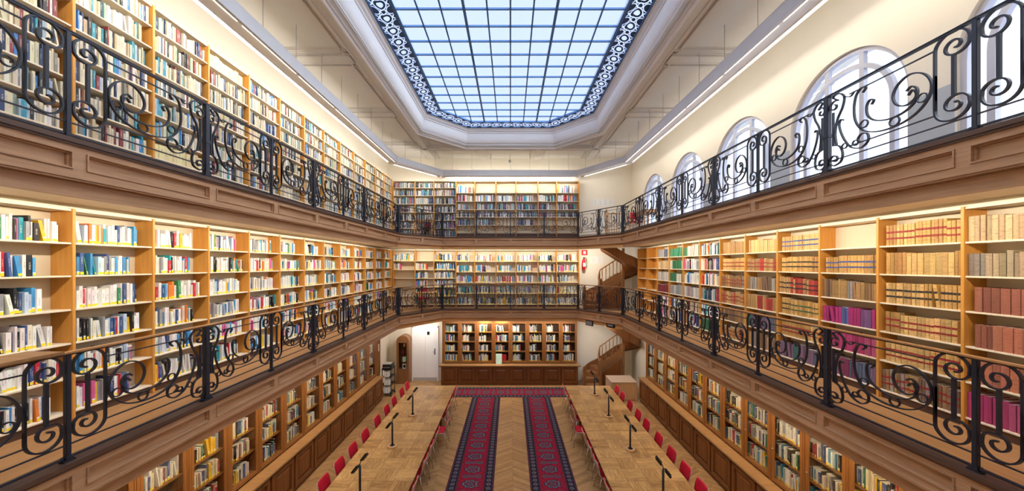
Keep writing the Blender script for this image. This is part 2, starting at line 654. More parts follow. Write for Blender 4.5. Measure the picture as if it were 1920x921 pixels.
for i in range(6):
    a = YF if i == 0 else WIN_C[i - 1] + WIN_R + 0.001
    b = YB if i == 5 else WIN_C[i] - WIN_R - 0.001
    mb.box(XW - 0.012, XW, a, b, Z3, Z3 + 1.14)
struct(mb.obj('trim_1', 'dado'))


def arch_pts(r, zs, zb, n=28):
    return [(-r, zb)] + [(-r * math.cos(PI * k / n), zs + r * math.sin(PI * k / n)) for k in range(n + 1)] + [(r, zb)]


for i, c in enumerate(WIN_C):
    w = link('window_%d' % (i + 1), None)
    w.location = (XW + 0.11, c, 0)
    w.rotation_euler = (0, 0, -PI / 2)           # local x runs along the wall, local y out of the room
    struct(w)
    fr = MB()
    fr.ribbon(arch_pts(WIN_R - 0.03, WIN_S, WIN_B), 0.07, 0.09)
    fr.ribbon(arch_pts(0.78, WIN_S, WIN_B), 0.075, 0.075)
    fr.obj('window_frame', 'winframe', w)
    for sx in (-0.315, 0.315):
        box(sx - 0.04, sx + 0.04, -0.035, 0.035, WIN_B, WIN_S + math.sqrt(WIN_R ** 2 - sx ** 2) - 0.03).obj('mullion', 'winframe', w)
    box(-WIN_R, WIN_R, -0.13, 0.1, WIN_B - 0.02, WIN_B + 0.05).obj('window_sill', 'white', w)
    g = MB()
    pts = arch_pts(WIN_R, WIN_S, WIN_B)
    nn = len(pts)
    g.add([(x, -0.004, z) for x, z in pts] + [(x, 0.004, z) for x, z in pts],
          [tuple(range(nn)), tuple(range(2 * nn - 1, nn - 1, -1))])
    g.obj('glass_pane', 'glass', w)

# ceiling with its octagonal laylight
GX, GY0, GY1, GZ, CH = 3.16, 0.2, 14.32, 11.32, 1.38


def octa(off):
    """the laylight outline, moved outwards by off"""
    x, a, b = GX + off, GY0 - off, GY1 + off
    c = CH + off * 0.586
    return [(x, a + c), (x, b - c), (x - c, b), (-x + c, b), (-x, b - c), (-x, a + c), (-x + c, a), (x - c, a)]


def ring_strip(mb, p, zp, q, zq, uvper=None, uvs=None):
    n = len(p)
    for i in range(n):
        j = (i + 1) % n
        uv = None
        if uvper:
            l = math.hypot(p[j][0] - p[i][0], p[j][1] - p[i][1])
            k = max(1, round(l / uvper))
            uv = [[(0, 0), (k, 0), (k, 1), (0, 1)]]
        mb.add([(*p[i], zp), (*p[j], zp), (*q[j], zq), (*q[i], zq)], [(0, 1, 2, 3)], uv)


mb = MB()                                        # coffered ceiling field
o8 = octa(0.43)
ZP = ZC + 0.085
L, R = -XW, XW
y_a, y_b = o8[0][1], o8[1][1]
for poly in ([(o8[0][0], y_a), (R, y_a), (R, y_b), (o8[1][0], y_b)], [(L, y_a), (o8[5][0], y_a), (o8[4][0], y_b), (L, y_b)],
             [(L, y_b), (o8[4][0], y_b), o8[3], o8[2], (o8[1][0], y_b), (R, y_b), (R, YB), (L, YB)],
             [(L, YF), (R, YF), (R, y_a), (o8[0][0], y_a), o8[7], o8[6], (o8[5][0], y_a), (L, y_a)]):
    mb.prism(poly, ZP, ZP + 0.2)
ceil = struct(mb.obj('ceiling', 'ceiling'))


def beam(name_i, p, q, w, steps=True):
    """a moulded ceiling beam between plan points"""
    p, q = Vector((*p, 0)), Vector((*q, 0))
    d = (q - p)
    l = d.length
    o = MB()
    for hw, z0 in ((w / 2 - 0.035, ZC + 0.012), (w / 2 + 0.04, ZC + 0.035), (w / 2 + 0.10, ZC + 0.06)):
        o.box(0, l, -hw, hw, z0 + 0.0005, ZP)
    for sg in (-1, 1):
        o.box(0, l, sg * (w / 2 - 0.035), sg * (w / 2), ZC, ZC + 0.03)
        o.box(0, l, sg * (w / 2 + 0.16), sg * (w / 2 + 0.20), ZC + 0.035, ZP)
        o.box(0, l, sg * (w / 2 + 0.215), sg * (w / 2 + 0.235), ZC + 0.06, ZP)
    b = o.obj('trim_%d' % name_i, 'ceiling')
    b.location = (p.x, p.y, 0)
    b.rotation_euler = (0, 0, math.atan2(d.y, d.x))
    return struct(b)


bi = 2
for sx in (-1, 1):
    beam(bi, (sx * 3.72, YF), (sx * 3.72, YB), 0.25); bi += 1
    for y in (2.3, 5.37, 8.42, 11.5, 14.56):
        beam(bi, (sx * 3.9, y), (sx * 5.84, y), 0.3); bi += 1
    beam(bi, (sx * 1.25, 14.95), (sx * 1.25, YB), 0.22); bi += 1
    beam(bi, (sx * 3.6, 13.2), (sx * 2.0, 14.9), 0.16); bi += 1
beam(bi, (-XW, 14.9), (XW, 14.9), 0.2); bi += 1
beam(bi, (-3.7, -0.4), (3.7, -0.4), 0.3); bi += 1

prof = [(0.45, ZC - 0.02), (0.43, ZC - 0.045), (0.395, ZC - 0.045), (0.38, ZC + 0.01), (0.345, ZC + 0.01), (0.34, ZC + 0.07), (0.30, ZC + 0.09)]
for k in range(9):                                # the cove
    a = PI / 2 * k / 8
    prof.append((0.12 + 0.16 * (1 - math.sin(a)), ZC + 0.12 + 0.34 * (1 - math.cos(a))))
prof += [(0.12, ZC + 0.5), (0.095, ZC + 0.52), (0.095, ZC + 0.56), (0.05, ZC + 0.6), (0.05, ZC + 0.68), (0.0, ZC + 0.69), (0.0, GZ + 0.05)]
mb = MB()
for (a, za), (b, zb) in zip(prof, prof[1:]):
    ring_strip(mb, octa(a), za, octa(b), zb)
ring_strip(mb, octa(0.45), ZC - 0.02, octa(0.5), ZC + 0.3)
ring_strip(mb, octa(0.5), ZC + 0.3, octa(0.3), GZ + 0.05)
ring_strip(mb, octa(0.3), GZ + 0.05, octa(0.0), GZ + 0.05)
struct(mb.obj('trim_%d' % bi, 'white')); bi += 1
# a roof upstand closing the gap between ceiling and laylight from outside
mb = MB()
ring_strip(mb, octa(0.6), ZC + 0.2, octa(0.6), GZ + 0.1)
ring_strip(mb, octa(0.6), GZ + 0.1, octa(0.25), GZ + 0.1)
struct(mb.obj('trim_%d' % bi, 'white')); bi += 1

lay = struct(link('window_6', None))
lay.location = (0, 0, 0)
BAND = 0.53
mb = MB()
ring_strip(mb, octa(0.0), GZ, octa(-BAND), GZ, 0.44)
mb.obj('ornamental_border', 'filigree', lay)
mb = MB()
for a, b in ((0.03, -0.05), (-BAND + 0.02, -BAND - 0.05)):
    ring_strip(mb, octa(a), GZ - 0.02, octa(b), GZ - 0.02)
    ring_strip(mb, octa(b), GZ - 0.02, octa(b), GZ + 0.05)
mb.obj('border_frame', 'barblue', lay)
inner = octa(-BAND - 0.02)
mb = MB()
mb.add([(x, y, GZ + 0.03) for x, y in inner], [tuple(range(8))])
mb.obj('glazing', 'layglass', lay)


def chord(x):                                    # where a bar at x meets the octagon
    xi, c = inner[0][0], inner[0][0] - inner[2][0]
    y1 = inner[2][1] - max(0, abs(x) - (xi - c)) * 1.0
    y0 = inner[6][1] + max(0, abs(x) - (xi - c)) * 1.0
    return y0, y1


PW = inner[0][0] * 2 / 10
bars = MB()
main = MB()
for k in range(1, 10):
    x = -inner[0][0] + PW * k
    y0, y1 = chord(x)
    if k in (3, 7):
        main.box(x - 0.032, x + 0.032, y0, y1, GZ - 0.02, GZ + 0.028)
    else:
        bars.box(x - 0.019, x + 0.019, y0, y1, GZ - 0.01, GZ + 0.028)
y = inner[2][1] - 0.5
while y > inner[6][1]:
    xi, c = inner[0][0], inner[0][0] - inner[2][0]
    e = max(0, y - (inner[2][1] - c), (inner[6][1] + c) - y)
    bars.box(-xi + e, xi - e, y - 0.019, y + 0.019, GZ - 0.012, GZ + 0.028)
    y -= 0.557
bars.obj('glazing_bar', 'barblue', lay)
main.obj('main_bar', 'barblue', lay)

# ------------------------------------------------------------------ galleries
def arc_well(c, a0, a1, r, n=10):
    return [(c[0] + r * math.cos(math.radians(a0 + (a1 - a0) * k / n)), c[1] + r * math.sin(math.radians(a0 + (a1 - a0) * k / n))) for k in range(n + 1)]


def gallery_polys():
    e = -0.03
    lft = [(-XW, YF), (-XR + e, YF), (-XR + e, YC1), (-XC, YC2 - e), (-XC, YB), (-XW, YB)]
    bck = [(-XC, YC2 - e), (XC, YC2 - e), (XC, YB), (-XC, YB)]
    r = ST_OUT + 0.035
    rgt = [(XR - e, YF), (XW, YF), (XW, 14.9)] + arc_well(ST_B, -30, -90, r) + arc_well(ST_A, -90, -180, r) + [(ST_A[0] - r, YB), (XC, YB), (XC, YC2 - e), (XR - e, YC1)]
    return lft, bck, rgt


for z, nm in ((Z2, 'lower'), (Z3, 'upper')):
    top, sof = MB(), MB()
    for poly in gallery_polys():
        top.prism(poly, z - 0.05, z)
        sof.prism(poly, z - 0.49, z - 0.0501)
    struct(top.obj('floor_%s_gallery' % nm, 'galleryfloor'))
    struct(sof.obj('ceiling_%s_gallery' % nm, 'soffit'))

POST_L = [1.95, 3.42, 4.98, 6.34, 7.70, 9.08, 10.37, 11.94, 13.43]
POST_R = [1.80, 3.255, 4.78, 6.12, 7.44, 8.83, 10.19, 11.74, 13.43]


def fascia(p, q, z, stiles):
    """the panelled gallery front from plan point p to q (its face to the right of p->q); stiles: distances along"""
    global bi
    p, q = Vector((*p, 0)), Vector((*q, 0))
    d = q - p
    l = d.length
    r = struct(link('trim_%d' % bi, None)); bi += 1
    r.location = (p.x, p.y, z)
    r.rotation_euler = (0, 0, math.atan2(d.y, d.x))
    e = 0.012
    mb = MB().box(-e, l + e, -0.085, 0.10, -0.035, 0.012)
    mb.box(-e, l + e, -0.07, 0.10, -0.058, -0.035)
    mb.obj('nosing', 'nosing', r)
    box(-e, l + e, -0.005, 0.05, -0.36, -0.05).obj('fascia_board', 'oakfascia', r)
    mb = MB().box(-e, l + e, -0.05, -0.005, -0.115, -0.058).box(-e, l + e, -0.05, -0.005, -0.36, -0.295)
    mb.box(-e, l + e, -0.075, 0.0, -0.39, -0.36).box(-e, l + e, -0.06, 0.0, -0.41, -0.39)
    for s in stiles:
        mb.box(s - 0.055, s + 0.055, -0.05, -0.005, -0.295, -0.115)
    ss = [0.0] + list(stiles) + [l]
    for a, b in zip(ss, ss[1:]):
        if b - a > 0.4:                           # the bead round each field
            a2, b2 = a + 0.055, b - 0.055
            for w_, dp in ((0.014, -0.062), (0.03, -0.028)):
                mb.box(a2, b2, dp, -0.005, -0.115 - w_, -0.115).box(a2, b2, dp, -0.005, -0.295, -0.295 + w_)
                mb.box(a2, a2 + w_, dp, -0.005, -0.295 + w_, -0.115 - w_).box(b2 - w_, b2, dp, -0.005, -0.295 + w_, -0.115 - w_)
    mb.obj('fascia_frame', 'oakfascia', r)
    box(-e, l + e, 0.01, 0.06, -0.565, -0.41).obj('lower_band', 'litband' if abs(d.x) > 0.5 else 'oakfascia', r)
    return r


for z in (Z2, Z3):
    fascia((-XR, YF), (-XR, YC1), z, [y - YF + 0.06 for y in POST_L[:-1]])
    fascia((XR, YC1), (XR, YF), z, [YC1 - y - 0.06 for y in reversed(POST_R[:-1])])
    fascia((-XR, YC1), (-XC, YC2), z, [1.2])
    fascia((XC, YC2), (XR, YC1), z, [1.2])
    fascia((-XC, YC2), (XC, YC2), z, [1.52, 3.05, 4.57])

# ------------------------------------------------------------------ wrought-iron balustrades
def bez(pts, n=10):
    """a smooth curve through points (Catmull-Rom)"""
    P = [pts[0]] + list(pts) + [pts[-1]]
    out = []
    for i in range(1, len(P) - 2):
        p0, p1, p2, p3 = P[i - 1], P[i], P[i + 1], P[i + 2]
        for k in range(n):
            t = k / n
            out.append(tuple(0.5 * (2 * p1[j] + (p2[j] - p0[j]) * t + (2 * p0[j] - 5 * p1[j] + 4 * p2[j] - p3[j]) * t * t + (3 * p1[j] - p0[j] - 3 * p2[j] + p3[j]) * t ** 3) for j in (0, 1)))
    out.append(tuple(pts[-1]))
    return out


def spiral(cx, cz, r0, r1, a0, a1, n=34):
    return [(cx + (r0 + (r1 - r0) * k / n) * math.cos(math.radians(a0 + (a1 - a0) * k / n)),
             cz + (r0 + (r1 - r0) * k / n) * math.sin(math.radians(a0 + (a1 - a0) * k / n))) for k in range(n + 1)]


def circle(cx, cz, r, n=20):
    return [(cx + r * math.cos(2 * PI * k / n), cz + r * math.sin(2 * PI * k / n)) for k in range(n)]


LN = 1.46                                        # nominal distance between a slim and a stout post
T, WD = 0.016, 0.028
# tall double volute beside each slim post
mb = MB()
o = 0.15
side = [(0.30, 0.40), (0.30, 0.65), (0.30, 0.86)]
topc = spiral(0.155, 0.955, 0.145, 0.125, 0, 180, 14)
mb.ribbon([(0.30, 0.33), (0.30, 0.50), (0.30, 0.70), (0.30, 0.93)] + spiral(0.165, 0.945, 0.135, 0.125, 8, 190, 16) + spiral(0.145, 0.925, 0.105, 0.02, 195, 640, 44), T, WD)
mb.ribbon([(0.30, 0.70), (0.30, 0.50), (0.30, 0.33)] + spiral(0.165, 0.315, 0.135, 0.125, -8, -190, 16) + spiral(0.145, 0.335, 0.105, 0.02, -195, -640, 44), T, WD)
mb.ribbon([(0.155, 0.42), (0.155, 0.83)], 0.026, 0.026)
ME_TALL = mb.mesh('tall_volute', 'iron')
# the big lying scroll with its two rings
mb = MB()
mb.ribbon(bez([(1.00, 0.90), (0.965, 0.945), (1.02, 0.965), (1.08, 0.90), (1.105, 0.74), (1.08, 0.56), (0.98, 0.41), (0.80, 0.335), (0.60, 0.335), (0.44, 0.40),
               (0.345, 0.52), (0.33, 0.66), (0.40, 0.79), (0.52, 0.845), (0.63, 0.79), (0.675, 0.68), (0.64, 0.57), (0.55, 0.52), (0.465, 0.56), (0.45, 0.65), (0.50, 0.705), (0.545, 0.675)]), 0.014, WD)
mb.ribbon(bez([(0.90, 0.70), (0.875, 0.745), (0.92, 0.765), (0.955, 0.70), (0.94, 0.58), (0.86, 0.49), (0.72, 0.44), (0.58, 0.45), (0.48, 0.51), (0.455, 0.60), (0.49, 0.66), (0.53, 0.62)]), 0.014, WD)
mb.ribbon(circle(0.66, 0.388, 0.05), 0.011, 0.02, True)
mb.ribbon(circle(0.405, 0.53, 0.045), 0.011, 0.02, True)
mb.ribbon(circle(0.985, 0.50, 0.045), 0.011, 0.02, True)
ME_BIG = mb.mesh('lying_scroll', 'iron')
# the small hooked scroll towards the stout post
mb = MB()
mb.ribbon(bez([(LN - 0.22, 0.66), (LN - 0.185, 0.68), (LN - 0.165, 0.62), (LN - 0.19, 0.50), (LN - 0.25, 0.36), (LN - 0.33, 0.255), (LN - 0.44, 0.215), (LN - 0.52, 0.27),
               (LN - 0.515, 0.36), (LN - 0.44, 0.385), (LN - 0.40, 0.33), (LN - 0.44, 0.29)]), 0.013, WD)
mb.ribbon(circle(LN - 0.37, 0.30, 0.033), 0.010, 0.02, True)
mb.ribbon(circle(LN - 0.235, 0.31, 0.033), 0.010, 0.02, True)
ME_HOOK = mb.mesh('hooked_scroll', 'iron')
# volutes at the stout post
mb = MB()
mb.ribbon(spiral(LN - 0.10, 0.90, 0.018, 0.075, -260, 130, 36) + bez([(LN - 0.15, 0.96), (LN - 0.08, 1.03), (LN - 0.16, 1.045), (LN - 0.23, 0.97), (LN - 0.21, 0.84), (LN - 0.14, 0.70), (LN - 0.11, 0.52), (LN - 0.13, 0.36)]), 0.014, WD)
mb.ribbon(spiral(LN - 0.10, 0.17, 0.016, 0.08, 330, -90, 36) + bez([(LN - 0.10, 0.085), (LN - 0.185, 0.12), (LN - 0.21, 0.22), (LN - 0.17, 0.33), (LN - 0.08, 0.37)]), 0.014, WD)
mb.ribbon([(LN - 0.085, 0.36), (LN - 0.085, 0.82)], 0.02, 0.022)
mb.ribbon(bez([(LN - 0.23, 0.97), (LN - 0.31, 0.93), (LN - 0.36, 0.97)]), 0.012, 0.022)
ME_VOL = mb.mesh('post_volute', 'iron')
ME_RAILS = MB().ribbon([(0, 0.04), (LN, 0.04)], 0.02, 0.03).mesh('scroll_panel', 'iron')
ME_RAIL1 = MB().ribbon([(0.30, 0), (LN - 0.30, 0)], 0.012, 0.018).mesh('rail', 'iron')
ME_RAIL2 = MB().ribbon([(0, 0), (LN, 0)], 0.012, 0.018).mesh('rail', 'iron')
mb = MB().box(-0.02, 0.02, -0.02, 0.02, 0.01, 1.07)
mb.box(-0.05, 0.05, -0.03, 0.03, 0, 0.02).box(-0.032, 0.032, -0.032, 0.032, 0.02, 0.05)
ME_SLIM = mb.mesh('post', 'iron', bevel=0.003)
mb = MB().box(-0.034, 0.034, -0.03, 0.03, 0.01, 1.07)
mb.box(-0.075, 0.075, -0.04, 0.04, 0, 0.025).box(-0.05, 0.05, -0.04, 0.04, 0.025, 0.07).box(-0.042, 0.042, -0.036, 0.036, 0.5, 0.55)
ME_STOUT = mb.mesh('post', 'iron', bevel=0.004)


def balustrade(p, q, z, posts, slim_first, label, wooden):
    """a run of railing; posts: distances along from p; they alternate slim and stout"""
    p, q = Vector((*p, 0)), Vector((*q, 0))
    d = q - p
    l = d.length
    r = thing('balustrade', label, 'railing', (p.x, p.y, z + 0.012), math.atan2(d.y, d.x), 'wrought iron gallery railings')
    box(posts[0] - 0.02, posts[-1] + 0.02, -0.02, 0.02, 1.063, 1.0745).obj('rail', 'iron', r)
    if wooden:
        mb = MB().box(posts[0] - 0.02, posts[-1] + 0.02, -0.035, 0.035, 1.075, 1.097)
        mb.obj('handrail', 'handrail', r, bevel=0.008)
    else:
        box(posts[0] - 0.02, posts[-1] + 0.02, -0.026, 0.026, 1.075, 1.09).obj('handrail', 'iron', r, bevel=0.005)
    for i, s in enumerate(posts):
        slim = (i % 2 == 0) == slim_first
        o = link('post', ME_SLIM if slim else ME_STOUT, r)
        o.location = (s, 0, 0)
        if i == len(posts) - 1: break
        s2 = posts[i + 1]
        k = (s2 - s) / LN
        pn = link('scroll_panel', ME_RAILS, r)
        if slim:
            pn.location, pn.scale = (s, 0, 0), (k, 1, 1)
        else:
            pn.location, pn.scale = (s2, 0, 0), (-k, 1, 1)
        for nm, me in (('tall_volute', ME_TALL), ('lying_scroll', ME_BIG), ('hooked_scroll', ME_HOOK), ('post_volute', ME_VOL)):
            link(nm, me, pn)
        for z_, me in ((0.965, ME_RAIL1), (0.285, ME_RAIL1), (0.165, ME_RAIL2)):
            link('rail', me, pn).location = (0, 0, z_)
    return r


for z, nm, wd in ((Z2, 'lower', True), (Z3, 'upper', False)):
    balustrade((-XR, 0), (-XR, YC1), z, POST_L, False, 'long scrolled iron railing along the bookshelf side of the %s gallery, opposite the windows' % nm, wd)
    balustrade((XR, YC1), (XR, 0), z, [YC1 - y for y in reversed(POST_R)], False, 'long scrolled iron railing of the %s gallery below the arched windows' % nm, wd)
    balustrade((-XR, YC1), (-XC, YC2), z, [0.06, 1.2, 2.36], False, 'short angled iron railing of the %s gallery in the back corner without stairs' % nm, wd)
    balustrade((XC, YC2), (XR, YC1), z, [0.03, 1.2, 2.34], True, 'short angled iron railing of the %s gallery before the stairs' % nm, wd)
    balustrade((-XC, YC2), (XC, YC2), z, [0.02, 1.52, 3.05, 4.57, 6.08], True, 'straight iron railing of the %s gallery in front of the back wall shelves' % nm, wd)

# ------------------------------------------------------------------ bookcases and books
BOOKS = []                                       # every book: (kind, root matrix, x, y, z, t, w, h, lean, colour, bands, phrase)
PAL = {
    'modern': [((0.83, 0.82, 0.80), 46, 'white'), ((0.74, 0.68, 0.56), 8, 'cream'), ((0.05, 0.10, 0.28), 6, 'navy'), ((0.06, 0.30, 0.62), 6, 'blue'), ((0.02, 0.02, 0.025), 7, 'black'),
               ((0.55, 0.03, 0.05), 5, 'red'), ((0.02, 0.33, 0.42), 4, 'teal'), ((0.80, 0.48, 0.02), 3, 'yellow'), ((0.30, 0.31, 0.33), 5, 'grey'), ((0.62, 0.10, 0.30), 3, 'pink'),
               ((0.75, 0.22, 0.04), 3, 'orange'), ((0.05, 0.25, 0.10), 2, 'green'), ((0.45, 0.58, 0.74), 4, 'pale blue')],
    'old': [((0.64, 0.56, 0.40), 34, 'cream'), ((0.50, 0.40, 0.25), 15, 'tan'), ((0.70, 0.66, 0.58), 14, 'white'), ((0.04, 0.06, 0.14), 9, 'navy'), ((0.03, 0.03, 0.03), 8, 'black'), ((0.24, 0.21, 0.18), 8, 'brown'),
            ((0.04, 0.25, 0.33), 6, 'teal'), ((0.22, 0.04, 0.04), 5, 'maroon'), ((0.35, 0.42, 0.50), 6, 'grey blue'), ((0.06, 0.20, 0.50), 4, 'blue'), ((0.25, 0.36, 0.26), 3, 'green')],
    'dusk': [((0.66, 0.64, 0.62), 26, 'grey white'), ((0.03, 0.05, 0.13), 16, 'navy'), ((0.03, 0.03, 0.035), 14, 'black'), ((0.55, 0.47, 0.34), 14, 'tan'), ((0.10, 0.24, 0.42), 10, 'blue'), ((0.30, 0.27, 0.25), 8, 'brown'),
             ((0.30, 0.05, 0.07), 5, 'maroon'), ((0.35, 0.12, 0.3), 3, 'plum'), ((0.05, 0.3, 0.3), 4, 'teal')],
    'ground': [((0.78, 0.77, 0.74), 36, 'white'), ((0.03, 0.03, 0.035), 15, 'black'), ((0.05, 0.09, 0.24), 12, 'navy'), ((0.66, 0.58, 0.40), 10, 'cream'), ((0.45, 0.04, 0.05), 7, 'red'), ((0.80, 0.50, 0.03), 6, 'yellow'),
               ((0.06, 0.28, 0.45), 7, 'blue'), ((0.05, 0.22, 0.14), 4, 'green'), ((0.30, 0.30, 0.31), 6, 'grey')],
    'tan': [((0.64, 0.385, 0.125), 10, 'tan leather'), ((0.70, 0.46, 0.18), 7, 'pale leather'), ((0.50, 0.28, 0.09), 8, 'brown leather')],
    'olive': [((0.40, 0.31, 0.20), 6, 'olive'), ((0.52, 0.39, 0.22), 6, 'tan'), ((0.24, 0.21, 0.18), 3, 'grey brown')],
    'sand': [((0.60, 0.43, 0.24), 8, 'sand'), ((0.50, 0.35, 0.20), 3, 'brown')],
    'russet': [((0.42, 0.155, 0.095), 8, 'russet'), ((0.34, 0.12, 0.08), 3, 'dark russet')],
    'magenta': [((0.45, 0.05, 0.17), 8, 'magenta'), ((0.52, 0.10, 0.22), 4, 'pink'), ((0.20, 0.03, 0.06), 1, 'maroon')],
    'jewel': [((0.45, 0.04, 0.20), 6, 'magenta'), ((0.10, 0.14, 0.38), 6, 'blue'), ((0.03, 0.20, 0.24), 3, 'teal'), ((0.22, 0.10, 0.26), 3, 'purple')],
    'plum': [((0.22, 0.14, 0.22), 6, 'plum'), ((0.12, 0.16, 0.26), 4, 'slate blue'), ((0.30, 0.06, 0.16), 3, 'wine'), ((0.04, 0.16, 0.17), 2, 'teal')],
    'brown': [((0.30, 0.17, 0.08), 6, 'brown leather'), ((0.45, 0.27, 0.11), 5, 'tan leather'), ((0.20, 0.13, 0.09), 3, 'dark leather'), ((0.33, 0.30, 0.28), 2, 'grey')],
    'redtan': [((0.52, 0.32, 0.13), 7, 'tan leather'), ((0.42, 0.05, 0.04), 4, 'red leather'), ((0.36, 0.18, 0.08), 4, 'brown leather')],
    'greens': [((0.02, 0.16, 0.08), 8, 'dark green'), ((0.03, 0.28, 0.15), 5, 'green'), ((0.70, 0.68, 0.62), 4, 'white')],
    'greyrow': [((0.32, 0.34, 0.36), 6, 'grey'), ((0.60, 0.58, 0.56), 6, 'pale grey'), ((0.10, 0.14, 0.22), 4, 'slate'), ((0.48, 0.36, 0.38), 3, 'dusty pink')],
    'wine': [((0.25, 0.035, 0.06), 6, 'wine red')],
    'yellowed': [((0.72, 0.60, 0.32), 8, 'pale yellow')],
}
RED_B, DARK_B, BLUE_B, GREEN_B, YEL = (0.30, 0.03, 0.03), (0.03, 0.03, 0.035), (0.05, 0.09, 0.30), (0.05, 0.12, 0.06), (0.90, 0.66, 0.02)
BANDS = {'red': RED_B, 'dark': DARK_B, 'blue': BLUE_B, 'green': GREEN_B}


def pick(pal):
    s = rnd.uniform(0, sum(c[1] for c in pal))
    for c in pal:
        s -= c[1]
        if s <= 0: return c
    return pal[-1]


def fill_row(mat, x0, x1, z, clear, style, phrase, kind='book', depth=0.27, lean_p=0.06, setback=(0.03, 0.06), band=None, thick=(0.014, 0.042), hs=(0.55, 0.82), label=True):
    """stand books from x0 to x1 on a shelf at height z (in the bookcase's own space)"""
    x, i = x0, 0
    pal = PAL[style]
    run, cur, hrun, bcur = 0, None, 0.7, None
    while True:
        if run <= 0:
            run = rnd.choice((1, 1, 2, 2, 3, 5)) if kind == 'book' else rnd.choice((1, 1, 2, 3)) if style in ('jewel', 'plum', 'brown', 'redtan', 'olive') else rnd.choice((3, 5, 8, 10))
            cur = pick(pal)
            hrun = rnd.uniform(*hs)
            t = rnd.uniform(*thick)
            bcur = BANDS[rnd.choice(band)] if band else None
        run -= 1
        c = cur if kind == 'volume' or rnd.random() < 0.45 else pick(pal)
        tt = t * rnd.uniform(0.9, 1.15) if kind == 'volume' else rnd.uniform(*thick)
        h = clear * (hrun if rnd.random() < 0.5 or kind == 'volume' else rnd.uniform(*hs)) * (1 if kind == 'book' else rnd.uniform(0.985, 1.0))
        w = min(depth - 0.05, h * rnd.uniform(0.62, 0.76))
        lean = 0
        if rnd.random() < lean_p:
            lean = -rnd.uniform(0.06, 0.2)
        need = tt + (abs(math.sin(lean)) * h if lean else 0)
        if x + need > x1: break
        j = rnd.uniform(0.86, 1.1) if kind == 'book' else rnd.uniform(0.68, 1.12)
        col = tuple(min(0.9, max(0.01, q * j * rnd.uniform(0.95, 1.05))) for q in c[0])
        bands = []
        if bcur: bands = [(0.30, 0.38, bcur), (0.60, 0.69, bcur)]
        elif label and rnd.random() < 0.8: bands = [(0.03, 0.15, YEL)] + ([(0.15, 0.21, (0.85, 0.85, 0.83))] if rnd.random() < 0.6 else [])
        BOOKS.append((kind, mat, x + (abs(math.sin(lean)) * h if lean else 0), rnd.uniform(*setback), z, tt, w, h, lean, col, bands, (c[2], i, phrase)))
        x += need + (0.0008 if kind == 'book' else rnd.choice((0.002, 0.003, 0.005, 0.008)))
        i += 1
    return x


PLANK = 0.022
_shelf_cache = {}


def shelf_mesh(w, d):
    k = (round(w, 3), round(d, 3))
    if k not in _shelf_cache:
        _shelf_cache[k] = MB().box(0.017, w - 0.017, 0.012, d, 0, PLANK).mesh('shelf', 'shelfmat', bevel=0.003)
    return _shelf_cache[k]


_part_cache = {}


def cached(key, build):
    if key not in _part_cache: _part_cache[key] = build()
    return _part_cache[key]


def bookcase(loc, rz, w, levels, depth, label, last, group, back=True, backmat='backboard'):
    """one bay: near side panel, shelves, back board; last: also the far side panel. levels: shelf heights, the topmost is the cap"""
    r = thing('bookcase', label, 'bookcase', loc, rz, group)
    h = levels[-1] + PLANK + 0.008
    sp = cached(('side', round(h, 2), depth), lambda: box(-0.017, 0.017, 0, depth, 0, h).mesh('side_panel', 'honey', bevel=0.003))
    link('side_panel', sp, r)
    if last: link('side_panel', sp, r).location = (w, 0, 0)
    for z in levels:
        link('shelf', shelf_mesh(w, depth), r).location = (0, 0, z)
    if back:
        link('back_panel', cached(('back', round(w, 3), round(h, 2), depth, backmat), lambda: box(0.017, w - 0.017, depth - 0.012, depth - 0.001, levels[0], h - 0.01).mesh('back_panel', backmat)), r)
    link('plinth', cached(('plinth', round(w, 3), levels[0]), lambda: box(0.017, w - 0.017, 0.05, 0.07, 0, levels[0]).mesh('plinth', 'nosing')), r)
    return r


def rot(loc, rz):
    m = Matrix.Rotation(rz, 4, 'Z')
    m.translation = loc
    return m


LV2 = [0.11, 0.545, 0.975, 1.40, 1.825, 2.24, 2.66]
LV3 = [0.06, 0.40, 0.735, 1.07, 1.405, 1.74, 2.075, 2.41, 2.73]
DEP = 0.29
N_LEFT = 14
Y_LEFT0 = 4.32 - 2 * BW
for lv, z, nm, style in ((LV2, Z2, 'lower', 'modern'), (LV3, Z3, 'upper', 'old')):
    for k in range(N_LEFT):
        y = Y_LEFT0 + BW * k
        loc = (-XS, y, z)
        bookcase(loc, PI / 2, BW, lv, DEP, 'honey bookcase bay on %s gallery opposite the windows, %s from the photo edge' % (nm, along(k)), k == N_LEFT - 1, '%s gallery bays opposite the windows' % nm)
        mt = rot(loc, PI / 2)
        for s in range(len(lv) - 1):
            clear = lv[s + 1] - lv[s] - PLANK
            ph = ('%s shelf down' % nth(len(lv) - 2 - s), '%s bay' % along(k), '%s gallery opposite windows' % nm)
            if nm == 'lower':
                full = rnd.uniform(0.72, 0.93)
                fill_row(mt, 0.022, 0.02 + (BW - 0.04) * full, lv[s] + PLANK, clear, style, ph, setback=(0.04, 0.09), hs=(0.52, 0.74))
            else:
                st = style
                th = (0.014, 0.04)
                if k == 3 and s in (0, 1): st, th = 'yellowed', (0.06, 0.09)
                if k == 4 and s == len(lv) - 2: st, th = 'yellowed', (0.07, 0.09)
                full = rnd.uniform(0.86, 0.99)
                fill_row(mt, 0.022, 0.02 + (BW - 0.04) * full, lv[s] + PLANK, clear, st, ph, setback=(0.02, 0.05), hs=(0.62, 0.86), thick=th, label=False, lean_p=0.04)

